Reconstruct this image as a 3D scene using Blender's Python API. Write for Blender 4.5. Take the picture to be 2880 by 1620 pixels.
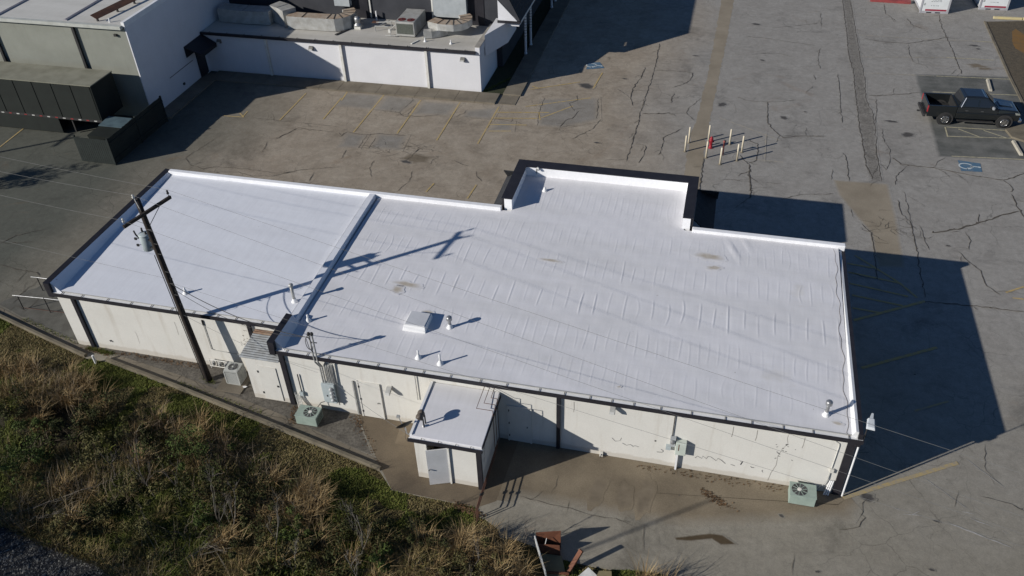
import bpy, math, random
import numpy as np
from mathutils import Vector, Matrix
random.seed(7); RNG = np.random.default_rng(7)
for o in list(bpy.data.objects): bpy.data.objects.remove(o)
scene = bpy.context.scene
COL = scene.collection
R_ = math.radians

# ---------------------------------------------------------------- camera, sky, sun, exposure
yaw, pit, rol = R_(-14.93746), R_(38.519), R_(-2.06237)
fwd = Vector((math.sin(yaw)*math.cos(pit), math.cos(yaw)*math.cos(pit), -math.sin(pit)))
rt0 = Vector((math.cos(yaw), -math.sin(yaw), 0)); up0 = rt0.cross(fwd)
rt = rt0*math.cos(rol) + up0*math.sin(rol); up = -rt0*math.sin(rol) + up0*math.cos(rol)
cam_d = bpy.data.cameras.new('camera'); cam = bpy.data.objects.new('camera', cam_d); COL.objects.link(cam)
m = Matrix((rt, up, -fwd)).transposed().to_4x4(); m.translation = Vector((0, 0, 27.8)); cam.matrix_world = m
cam_d.sensor_width = 36; cam_d.lens = 36*2396.736/2880; cam_d.clip_end = 4000; cam_d.clip_start = .5
scene.camera = cam

SUN = Vector((1.85, 1.36, -1.0)).normalized()          # direction the light travels
w = bpy.data.worlds.new('World'); scene.world = w; w.use_nodes = True
nt = w.node_tree; bg = nt.nodes['Background']
sky = nt.nodes.new('ShaderNodeTexSky'); sky.sky_type = 'NISHITA'; sky.sun_disc = False
sky.sun_elevation = math.asin(-SUN.z); sky.sun_rotation = math.atan2(-SUN.x, -SUN.y)
sky.air_density = 0.9; sky.dust_density = 0.2; sky.ozone_density = 5.0; sky.altitude = 1500
nt.links.new(sky.outputs[0], bg.inputs[0]); bg.inputs[1].default_value = 0.072
sd = bpy.data.lights.new('sun', 'SUN'); sd.energy = 5.0; sd.angle = R_(0.5); sd.color = (1, .955, .885)
so = bpy.data.objects.new('sun', sd); COL.objects.link(so); so.location = (-40, -30, 40)
so.rotation_euler = SUN.to_track_quat('-Z', 'Y').to_euler()
vs = scene.view_settings; vs.view_transform = 'Standard'; vs.look = 'None'; vs.gamma = 1; vs.exposure = 0.0
vs.use_curve_mapping = False
scene.render.engine = 'CYCLES'

# ---------------------------------------------------------------- helpers
class MB:
    def __init__(s): s.v = []; s.f = []
    def add(s, vs_, fs): n = len(s.v); s.v += [tuple(p) for p in vs_]; s.f += [tuple(i+n for i in f) for f in fs]; return s
    def box(s, x0, y0, z0, x1, y1, z1):
        return s.add([(x0,y0,z0),(x1,y0,z0),(x1,y1,z0),(x0,y1,z0),(x0,y0,z1),(x1,y0,z1),(x1,y1,z1),(x0,y1,z1)],
                     [(3,2,1,0),(4,5,6,7),(0,1,5,4),(1,2,6,5),(2,3,7,6),(3,0,4,7)])
    def cbox(s, x, y, z, dx, dy, dz): return s.box(x-dx/2, y-dy/2, z, x+dx/2, y+dy/2, z+dz)
    def hexa(s, bot, top):      # 4 bottom, 4 top points, ccw from above
        return s.add(list(bot)+list(top), [(3,2,1,0),(4,5,6,7),(0,1,5,4),(1,2,6,5),(2,3,7,6),(3,0,4,7)])
    def beam(s, p, q, wd, ht, upv=(0,0,1)):
        p = Vector(p); q = Vector(q); d = (q-p).normalized(); u = Vector(upv)
        if abs(d.dot(u)) > .98: u = Vector((0,1,0))
        a = d.cross(u).normalized()*wd/2; b = a.cross(d).normalized()*ht/2
        return s.add([p-a-b,p+a-b,p+a+b,p-a+b,q-a-b,q+a-b,q+a+b,q-a+b],[(0,1,2,3),(7,6,5,4),(0,4,5,1),(1,5,6,2),(2,6,7,3),(3,7,4,0)])
    def tube(s, path, r, n=8, r2=None):
        P = [Vector(p) for p in path]; k = len(P); base = len(s.v); ref = Vector((.31,.17,.93))
        for i, p in enumerate(P):
            d = ((P[min(i+1,k-1)]-P[i]).normalized() + (P[i]-P[max(i-1,0)]).normalized()).normalized()
            a = d.cross(ref); a = a.normalized() if a.length > 1e-4 else Vector((1,0,0)); b = d.cross(a)
            rr = r if r2 is None else r + (r2-r)*i/(k-1)
            for j in range(n):
                t = 2*math.pi*j/n; s.v.append(tuple(p + a*rr*math.cos(t) + b*rr*math.sin(t)))
        for i in range(k-1):
            for j in range(n):
                a0 = base+i*n+j; a1 = base+i*n+(j+1)%n; s.f.append((a0,a0+n,a1+n,a1))
        s.f.append(tuple(base+j for j in range(n))); s.f.append(tuple(base+(k-1)*n+j for j in reversed(range(n))))
        return s
    def lathe(s, c, prof, n=16, axis='z'):   # prof [(r,h)]
        base = len(s.v); c = Vector(c)
        for r, h in prof:
            for j in range(n):
                t = 2*math.pi*j/n; a, b = r*math.cos(t), r*math.sin(t)
                s.v.append(tuple(c + Vector({'z':(a,b,h),'y':(a,h,b),'x':(h,a,b)}[axis])))
        for i in range(len(prof)-1):
            for j in range(n):
                a0 = base+i*n+j; a1 = base+i*n+(j+1)%n; s.f.append((a0,a1,a1+n,a0+n))
        s.f.append(tuple(base+j for j in reversed(range(n)))); s.f.append(tuple(base+(len(prof)-1)*n+j for j in range(n)))
        return s
    def prism(s, pts, z0, z1):
        n = len(pts); base = len(s.v); s.v += [(p[0],p[1],z0) for p in pts] + [(p[0],p[1],z1) for p in pts]
        s.f.append(tuple(base+i for i in reversed(range(n)))); s.f.append(tuple(base+n+i for i in range(n)))
        for i in range(n): j = (i+1)%n; s.f.append((base+i,base+j,base+n+j,base+n+i))
        return s
    def xprism(s, pts, x0, x1):   # profile in (y,z) extruded along x
        n = len(pts); base = len(s.v); s.v += [(x0,p[0],p[1]) for p in pts] + [(x1,p[0],p[1]) for p in pts]
        s.f.append(tuple(base+i for i in reversed(range(n)))); s.f.append(tuple(base+n+i for i in range(n)))
        for i in range(n): j = (i+1)%n; s.f.append((base+i,base+j,base+n+j,base+n+i))
        return s
    def yprism(s, pts, y0, y1):   # profile in (x,z) extruded along y
        n = len(pts); base = len(s.v); s.v += [(p[0],y0,p[1]) for p in pts] + [(p[0],y1,p[1]) for p in pts]
        s.f.append(tuple(base+i for i in range(n))); s.f.append(tuple(base+n+i for i in reversed(range(n))))
        for i in range(n): j = (i+1)%n; s.f.append((base+j,base+i,base+n+i,base+n+j))
        return s
    def sheet(s, pts, z): b = len(s.v); s.v += [(p[0],p[1],z) for p in pts]; s.f.append(tuple(range(b,b+len(pts)))); return s
    def ribbon(s, pts, wd, z, jag=0., taper=True):
        # jagged flat strip along a ground path
        P = []
        for a, b in zip(pts[:-1], pts[1:]):
            L = math.hypot(b[0]-a[0], b[1]-a[1]); n = max(1, int(L/(.22 if jag else 50)))
            for i in range(n):
                t = i/n; P.append([a[0]+(b[0]-a[0])*t, a[1]+(b[1]-a[1])*t])
        P.append(list(pts[-1])); k = len(P); base = len(s.v)
        for i in range(1, k-1): P[i][0] += random.gauss(0, jag); P[i][1] += random.gauss(0, jag)
        for i in range(k):
            a = P[max(i-1,0)]; b = P[min(i+1,k-1)]; dx, dy = b[0]-a[0], b[1]-a[1]; L = math.hypot(dx,dy) or 1
            h = wd/2*(random.uniform(.45,1.35) if jag else 1)
            if jag and taper and i in (0,k-1): h *= .25
            s.v += [(P[i][0]-dy/L*h, P[i][1]+dx/L*h, z), (P[i][0]+dy/L*h, P[i][1]-dx/L*h, z)]
        for i in range(k-1): q = base+2*i; s.f.append((q,q+1,q+3,q+2))
        return s
    def blob(s, x, y, a, b, z, n=18, rough=.25):
        p0 = random.random()*9; base = len(s.v)
        for i in range(n):
            t = 2*math.pi*i/n; k = 1+rough*(math.sin(2*t+p0)+.7*math.sin(5*t+2*p0)+random.uniform(-.5,.5))*.6
            s.v.append((x+a*k*math.cos(t), y+b*k*math.sin(t), z))
        s.f.append(tuple(range(base, base+n))); return s
    def build(s, name, mat, parent=None, smooth=False, world=True, bevel=0, kind=None):
        v = s.v
        if parent is None:
            A = np.array(v); lo, hi = A.min(0), A.max(0); org = Vector(((lo[0]+hi[0])/2, (lo[1]+hi[1])/2, lo[2]))
        elif world:
            org = Vector((0,0,0)); p = parent
            while p is not None: org += p.location; p = p.parent
        else: org = Vector((0,0,0))
        me = bpy.data.meshes.new(name); me.from_pydata([(p[0]-org.x, p[1]-org.y, p[2]-org.z) for p in v], [], s.f)
        if smooth: me.polygons.foreach_set('use_smooth', [True]*len(me.polygons))
        me.materials.append(mat); me.update()
        o = bpy.data.objects.new(name, me); COL.objects.link(o)
        if parent is None: o.location = org
        else: o.parent = parent
        if bevel:
            b = o.modifiers.new('bevel', 'BEVEL'); b.width = bevel; b.segments = 2; b.limit_method = 'ANGLE'
        if kind: o['kind'] = kind
        return o
def tag(o, label, cat, group=None):
    o['label'] = label; o['category'] = cat
    if group: o['group'] = group
    return o
def thing(name, label, cat, loc=(0,0,0), rz=0, group=None):
    o = bpy.data.objects.new(name, None); COL.objects.link(o); o.location = loc; o.rotation_euler = (0,0,rz)
    o.empty_display_size = .3; return tag(o, label, cat, group)
def dup(root, loc, rz, label, group=None):
    r = root.copy(); COL.objects.link(r); r.location = loc; r.rotation_euler = (0,0,rz); r['label'] = label
    if group: r['group'] = group
    for ch in list(root.children):
        c = ch.copy(); COL.objects.link(c); c.parent = r
        for g in ch.children:
            d = g.copy(); COL.objects.link(d); d.parent = c
    return r
def nmesh(name, V, F, mat, kind=None, parent=None):     # numpy arrays; F uniform or list
    me = bpy.data.meshes.new(name); V = np.asarray(V, np.float32); F = np.asarray(F, np.int32)
    me.vertices.add(len(V)); me.vertices.foreach_set('co', V.ravel())
    k = F.shape[1]; me.loops.add(F.size); me.loops.foreach_set('vertex_index', F.ravel())
    me.polygons.add(len(F)); me.polygons.foreach_set('loop_start', np.arange(0, F.size, k, dtype=np.int32))
    me.update(calc_edges=True); me.materials.append(mat)
    o = bpy.data.objects.new(name, me); COL.objects.link(o)
    if kind: o['kind'] = kind
    if parent: o.parent = parent
    return o

# ---------------------------------------------------------------- materials
def newmat(name):
    mt = bpy.data.materials.new(name); mt.use_nodes = True; t = mt.node_tree; return mt, t, t.nodes['Principled BSDF']
def N(t, typ, **kw):
    n = t.nodes.new(typ)
    for k, v in kw.items():
        if k in n.inputs.keys() if hasattr(n.inputs,'keys') else False: n.inputs[k].default_value = v
        else: setattr(n, k, v)
    return n
def noise(t, pos, sc, det=4, rough=.6, dist=0):
    n = t.nodes.new('ShaderNodeTexNoise'); n.inputs['Scale'].default_value = sc; n.inputs['Detail'].default_value = det
    n.inputs['Roughness'].default_value = rough; n.inputs['Distortion'].default_value = dist; t.links.new(pos, n.inputs['Vector']); return n.outputs['Fac']
def ramp(t, fac, stops):
    r = t.nodes.new('ShaderNodeValToRGB'); e = r.color_ramp.elements
    while len(e) > 1: e.remove(e[-1])
    e[0].position = stops[0][0]; e[0].color = (*stops[0][1],1) if not isinstance(stops[0][1],float) else (stops[0][1],)*3+(1,)
    for p, c in stops[1:]:
        q = e.new(p); q.color = (*c,1) if not isinstance(c,float) else (c,c,c,1)
    t.links.new(fac, r.inputs[0]); return r.outputs[0]
def mix(t, fac, a, b, mode='MIX'):
    n = t.nodes.new('ShaderNodeMix'); n.data_type = 'RGBA'; n.blend_type = mode
    for k, val in ((0, fac), (6, a), (7, b)):
        if hasattr(val, 'is_output'): t.links.new(val, n.inputs[k])
        elif isinstance(val, (int, float)): n.inputs[k].default_value = val if k == 0 else (val,)*3+(1,)
        else: n.inputs[k].default_value = (*val,1)
    return n.outputs[2]
def position(t): return t.nodes.new('ShaderNodeNewGeometry').outputs['Position']
def bumpn(t, b, h, st, dist=.02):
    n = t.nodes.new('ShaderNodeBump'); n.inputs['Strength'].default_value = st; n.inputs['Distance'].default_value = dist
    t.links.new(h, n.inputs['Height']); t.links.new(n.outputs[0], b.inputs['Normal'])
MATS = {}
def M(name, c, c2=None, rough=.75, sc=1.5, lo=.38, hi=.68, fine=.12, fsc=45, bump=0, bsc=30, metal=0, spec=.3, det=5):
    if name in MATS: return MATS[name]
    mt, t, b = newmat(name); p = position(t)
    col = mix(t, ramp(t, noise(t, p, sc, det), [(lo,0.),(hi,1.)]), c, c2 or tuple(x*.8 for x in c))
    if fine: col = mix(t, 1., col, ramp(t, noise(t, p, fsc, 3, .7), [(.25, 1-fine*1.6), (.75, 1+0*fine)]), 'MULTIPLY')
    t.links.new(col, b.inputs['Base Color']); b.inputs['Roughness'].default_value = rough
    b.inputs['Metallic'].default_value = metal; b.inputs['Specular IOR Level'].default_value = spec
    if bump: bumpn(t, b, noise(t, p, bsc, 4, .6), bump)
    MATS[name] = mt; return mt
def MI(name, cols, rough=.8):      # colour varies leaf by leaf
    mt, t, b = newmat(name); g = t.nodes.new('ShaderNodeNewGeometry')
    c = ramp(t, g.outputs['Random Per Island'], [(i/max(1,len(cols)-1), k) for i, k in enumerate(cols)])
    p = position(t); c = mix(t, 1., c, ramp(t, noise(t, p, .9, 3), [(.3,.55),(.7,1.)]), 'MULTIPLY')
    t.links.new(c, b.inputs['Base Color']); b.inputs['Roughness'].default_value = rough; b.inputs['Specular IOR Level'].default_value = .15
    MATS[name] = mt; return mt

def pavement_color(t, p):
    sep = t.nodes.new('ShaderNodeSeparateXYZ'); t.links.new(p, sep.inputs[0])
    big = noise(t, p, .12, 4, .55); mid = noise(t, p, .55, 8, .72, .25); fin = noise(t, p, 14, 4, .7); grit = noise(t, p, 55, 2, .8)
    grey = mix(t, ramp(t, mid, [(.34,0.),(.68,1.)]), (.285,.269,.244), (.342,.327,.300))
    brown = mix(t, ramp(t, mid, [(.34,0.),(.66,1.)]), (.285,.238,.182), (.395,.342,.272))
    # brown film of silt west of the drain strip and round the building, clean grey east of it
    ma = t.nodes.new('ShaderNodeMath'); ma.operation = 'MULTIPLY_ADD'; t.links.new(big, ma.inputs[0]); ma.inputs[1].default_value = 7.0
    t.links.new(sep.outputs[0], ma.inputs[2])
    fx = t.nodes.new('ShaderNodeMapRange'); t.links.new(ma.outputs[0], fx.inputs[0]); fx.inputs[1].default_value = -3.5; fx.inputs[2].default_value = 3.5
    col = mix(t, fx.outputs[0], brown, grey)
    # near apron side: browner towards the rear wall of the shop
    fy = t.nodes.new('ShaderNodeMapRange'); mb = t.nodes.new('ShaderNodeMath'); mb.operation = 'MULTIPLY_ADD'; t.links.new(big, mb.inputs[0]); mb.inputs[1].default_value = 8.0
    t.links.new(sep.outputs[1], mb.inputs[2]); t.links.new(mb.outputs[0], fy.inputs[0]); fy.inputs[1].default_value = 26.; fy.inputs[2].default_value = 40.; fy.inputs[3].default_value = 1.; fy.inputs[4].default_value = 0.
    col = mix(t, fy.outputs[0], col, mix(t, mid, (.228,.205,.160), (.335,.312,.262)))
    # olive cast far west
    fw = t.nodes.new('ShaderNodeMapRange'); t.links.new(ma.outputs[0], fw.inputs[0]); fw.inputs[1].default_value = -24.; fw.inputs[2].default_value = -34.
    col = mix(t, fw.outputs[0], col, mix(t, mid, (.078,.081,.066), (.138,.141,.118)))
    # dark old stains, rusty runs
    st = ramp(t, noise(t, p, .28, 8, .72, .4), [(.30,.66),(.45,1.)]); col = mix(t, 1., col, st, 'MULTIPLY')
    ru = ramp(t, noise(t, p, .19, 5, .65, 2.), [(.62,0.),(.78,.4)]); col = mix(t, ru, col, (.20,.125,.07))
    col = mix(t, 1., col, ramp(t, noise(t, p, 2.6, 8, .78, .2), [(.28,.78),(.72,1.16)]), 'MULTIPLY')
    col = mix(t, 1., col, ramp(t, fin, [(.25,.84),(.7,1.08)]), 'MULTIPLY'); col = mix(t, 1., col, ramp(t, grit, [(.25,.66),(.75,1.18)]), 'MULTIPLY')
    # hairline crazing
    v = t.nodes.new('ShaderNodeTexVoronoi'); v.feature = 'DISTANCE_TO_EDGE'; v.inputs['Scale'].default_value = .42
    wn = t.nodes.new('ShaderNodeTexNoise'); wn.inputs['Scale'].default_value = 1.1; wn.inputs['Detail'].default_value = 5; t.links.new(p, wn.inputs['Vector'])
    wm = mix(t, .35, p, wn.outputs['Color'], 'LINEAR_LIGHT'); t.links.new(wm, v.inputs['Vector'])
    cr = ramp(t, v.outputs['Distance'], [(0.,.62),(.010,1.)]); msk = ramp(t, noise(t, p, .16, 3), [(.46,0.),(.60,1.)])
    col = mix(t, msk, col, mix(t, 1., col, cr, 'MULTIPLY'))
    v2 = t.nodes.new('ShaderNodeTexVoronoi'); v2.feature = 'DISTANCE_TO_EDGE'; v2.inputs['Scale'].default_value = 1.15; t.links.new(wm, v2.inputs['Vector'])
    cr2 = ramp(t, v2.outputs['Distance'], [(0.,.60),(.016,1.)]); msk2 = ramp(t, noise(t, p, .21, 5, .7), [(.52,0.),(.62,1.)])
    col = mix(t, msk2, col, mix(t, 1., col, cr2, 'MULTIPLY'))
    return col, grit
def pavement():
    mt, t, b = newmat('weathered_asphalt'); col, grit = pavement_color(t, position(t))
    t.links.new(col, b.inputs['Base Color']); b.inputs['Roughness'].default_value = .88; b.inputs['Specular IOR Level'].default_value = .22
    bumpn(t, b, grit, .35, .012); MATS['asphalt'] = mt; return mt
def membrane_color(t, p, base, dirty, stain=.5):
    mp = t.nodes.new('ShaderNodeMapping'); mp.inputs['Scale'].default_value = (.25, 1.6, 1); t.links.new(p, mp.inputs[0])
    col = mix(t, ramp(t, noise(t, mp.outputs[0], .55, 6, .65), [(.40,0.),(.74,1.)]), base, dirty)
    mp2 = t.nodes.new('ShaderNodeMapping'); mp2.inputs['Scale'].default_value = (1.6, .18, 1); t.links.new(p, mp2.inputs[0])
    col = mix(t, 1., col, ramp(t, noise(t, mp2.outputs[0], 3.2, 4, .7), [(.3,.94),(.6,1.)]), 'MULTIPLY')
    col = mix(t, ramp(t, noise(t, p, .33, 5, .6), [(.66,0.),(.80,stain)]), col, (.52,.49,.42))
    col = mix(t, 1., col, ramp(t, noise(t, p, 26, 3, .7), [(.2,.93),(.7,1.)]), 'MULTIPLY')
    col = mix(t, ramp(t, noise(t, p, 5.5, 2, .4), [(.775,0.),(.80,.5)]), col, (.25,.23,.2))
    return col
def membrane(name, base, dirty, stain=.5):
    mt, t, b = newmat(name); p = position(t); col = membrane_color(t, p, base, dirty, stain)
    t.links.new(col, b.inputs['Base Color']); b.inputs['Roughness'].default_value = .62; b.inputs['Specular IOR Level'].default_value = .3
    bumpn(t, b, noise(t, p, 9, 5, .65), .10, .02); MATS[name] = mt; return mt
def painted_wall(name, c, c2, dirt, dz=1.):
    mt, t, b = newmat(name); p = position(t); sep = t.nodes.new('ShaderNodeSeparateXYZ'); t.links.new(p, sep.inputs[0])
    col = mix(t, ramp(t, noise(t, p, .7, 5, .6), [(.36,0.),(.7,1.)]), c, c2)
    # rain runs down the face
    mp = t.nodes.new('ShaderNodeMapping'); mp.inputs['Scale'].default_value = (2.2, 2.2, .22); t.links.new(p, mp.inputs[0])
    col = mix(t, ramp(t, noise(t, mp.outputs[0], 1.1, 4, .6), [(.56,0.),(.78,.42*dz)]), col, dirt)
    # splash-back soil band low on the wall with a ragged edge
    ad = t.nodes.new('ShaderNodeMath'); ad.operation = 'MULTIPLY_ADD'; t.links.new(noise(t, p, 1.3, 5, .7), ad.inputs[0]); ad.inputs[1].default_value = -.42; t.links.new(sep.outputs[2], ad.inputs[2])
    col = mix(t, ramp(t, ad.outputs[0], [(0.,.42*dz),(.10,0.)]), col, dirt)
    col = mix(t, 1., col, ramp(t, noise(t, p, 22, 3, .7), [(.25,.90),(.7,1.)]), 'MULTIPLY')
    t.links.new(col, b.inputs['Base Color']); b.inputs['Roughness'].default_value = .8; b.inputs['Specular IOR Level'].default_value = .2
    bk = t.nodes.new('ShaderNodeTexBrick'); bk.inputs['Scale'].default_value = 1.; bk.inputs['Mortar Size'].default_value = .006; bk.inputs['Brick Width'].default_value = .4; bk.inputs['Row Height'].default_value = .2
    cx = t.nodes.new('ShaderNodeCombineXYZ'); sm = t.nodes.new('ShaderNodeMath'); t.links.new(sep.outputs[0], sm.inputs[0]); t.links.new(sep.outputs[1], sm.inputs[1])
    t.links.new(sm.outputs[0], cx.inputs[0]); t.links.new(sep.outputs[2], cx.inputs[1]); t.links.new(cx.outputs[0], bk.inputs['Vector'])
    h = mix(t, .72, bk.outputs['Fac'], noise(t, p, 18, 4, .6)); bumpn(t, b, h, .25, .015); MATS[name] = mt; return mt

asphalt = pavement()
roof_white = membrane('roof_membrane', (.69,.685,.705), (.62,.615,.62))
roof_left = membrane('roof_membrane_clean', (.72,.735,.775), (.67,.68,.715), .2)
roof_old = membrane('old_cap_sheet', (.50,.48,.44), (.38,.36,.31), .8)
roof_grey = membrane('grey_cap_sheet', (.60,.585,.54), (.49,.475,.43), .7)
wall_cream = painted_wall('cream_painted_block', (.655,.640,.595), (.615,.600,.555), (.40,.35,.28))
wall_white = painted_wall('white_painted_block', (.68,.68,.70), (.64,.64,.66), (.52,.50,.46), .3)
wall_grey = painted_wall('grey_green_block', (.260,.268,.232), (.222,.228,.196), (.17,.165,.13), .8)
wall_dark = M('charcoal_siding', (.050,.052,.060), (.036,.038,.045), .8, .8, bump=.2)
black = M('black_trim', (.018,.017,.022), (.026,.025,.030), .55, 2., spec=.35)
white_metal = M('white_trim', (.82,.82,.82), (.74,.74,.73), .5)
white_old = M('old_white_paint', (.72,.71,.67), (.6,.58,.52), .6, 3)
galv = M('galvanised_duct', (.50,.50,.48), (.36,.35,.32), .55, 2.2, metal=.35)
duct_rust = M('rusty_duct_top', (.40,.34,.27), (.30,.20,.13), .7, 2.5)
steel = M('steel', (.45,.45,.45), (.33,.33,.33), .4, 6, metal=.7)
conduit = M('grey_conduit', (.42,.42,.40), (.3,.3,.29), .5, 5)
dark_metal = M('dark_metal', (.045,.043,.042), (.03,.03,.03), .55, 4)
wood_pole = M('creosote_wood', (.050,.038,.030), (.028,.023,.021), .85, 5, fine=.3, fsc=30, bump=.3)
green_unit = M('green_unit_paint', (.31,.38,.33), (.26,.32,.28), .5, 3, fine=.05)
beige_unit = M('grey_unit_paint', (.44,.45,.43), (.38,.39,.37), .5, 3, fine=.05)
grey_box = M('grey_enclosure', (.42,.47,.48), (.36,.41,.42), .5, 3, fine=.05)
concrete = M('old_concrete', (.225,.195,.150), (.145,.124,.094), .9, .6, fine=.2, fsc=18, bump=.2, det=7)
apron_m = M('brown_stained_slab', (.275,.226,.158), (.158,.128,.090), .85, .42, lo=.34, hi=.68, fine=.22, fsc=20, bump=.15, det=8)
tan_conc = M('tan_concrete', (.335,.288,.218), (.255,.216,.160), .9, .5, fine=.22, fsc=20, bump=.2, det=7)
rough_conc = M('broken_joint_fill', (.300,.280,.248), (.205,.190,.168), .95, 2.2, fine=.4, fsc=9, bump=.6, bsc=9, det=7)
dark_asph = M('newer_asphalt', (.115,.118,.108), (.215,.212,.195), .9, .8, fine=.3, fsc=25, bump=.2, det=7)
crack_m = M('crack_filled_with_dirt', (.070,.060,.048), (.140,.123,.100), .95, 3)
stain_m = M('oil_stain', (.065,.060,.055), (.10,.093,.085), .7, 3)
soft_stain = M('soaked_dirt', (.195,.160,.115), (.150,.122,.087), .8, 2)
wet_m = M('wet_patch', (.075,.055,.032), (.095,.07,.042), .35, 3)
def faded(name, c, under, lo=.40, hi=.58):
    mt, t, b = newmat(name); p = position(t)
    f = ramp(t, noise(t, p, 5, 6, .75), [(lo,0.),(hi,1.)])
    t.links.new(mix(t, f, c, under), b.inputs['Base Color']); b.inputs['Roughness'].default_value = .85; return mt
yellow = faded('worn_yellow_paint', (.44,.315,.110), (.30,.255,.19), .42, .68)
yellow_faint = faded('ghost_yellow_paint', (.40,.34,.23), (.29,.275,.25), .34, .54)
cream_paint = faded('worn_cream_paint', (.42,.38,.25), (.17,.165,.145), .46, .68)
blue_paint = faded('worn_blue_paint', (.055,.13,.21), (.16,.18,.19), .46, .74)
symbol_paint = faded('worn_white_symbol', (.52,.57,.58), (.20,.25,.28), .50, .75)
scratch_m = faded('chalky_scratch', (.40,.385,.36), (.26,.25,.23), .42, .62)

def remap(t, v):
    m = t.nodes.new('ShaderNodeMapRange'); t.links.new(v, m.inputs[0]); m.inputs[1].default_value = .85; m.inputs[2].default_value = 2.5; return m.outputs[0]
FADED = {}
def fade(mat, under='pavement'):          # worn-in border: the covering thins out into the surface it lies on
    key = mat.name+under
    if key in FADED: return FADED[key]
    m2 = mat.copy(); m2.name = mat.name+'_worn_edge'; t = m2.node_tree; b = t.nodes['Principled BSDF']
    at = t.nodes.new('ShaderNodeAttribute'); at.attribute_name = 'cover'; p = position(t)
    s = t.nodes.new('ShaderNodeMath'); s.operation = 'MULTIPLY_ADD'; t.links.new(noise(t, p, 2.2, 7, .72), s.inputs[0]); s.inputs[1].default_value = 1.2
    k = t.nodes.new('ShaderNodeMath'); k.operation = 'MULTIPLY'; k.inputs[1].default_value = 2.2; t.links.new(at.outputs['Fac'], k.inputs[0]); t.links.new(k.outputs[0], s.inputs[2])
    own = b.inputs['Base Color'].links[0].from_socket
    if under == 'apron': base = mix(t, 1., mix(t, ramp(t, noise(t, p, .42, 8), [(.34,0.),(.68,1.)]), (.275,.226,.158), (.158,.128,.090)), ramp(t, noise(t, p, 20, 3, .7), [(.25,1-.22*1.6),(.75,1.)]), 'MULTIPLY')
    else: base = pavement_color(t, p)[0] if under == 'pavement' else membrane_color(t, p, (.69,.685,.705), (.62,.615,.62))
    t.links.new(mix(t, remap(t, s.outputs[0]), base, own), b.inputs['Base Color']); FADED[key] = m2; return m2

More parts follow.
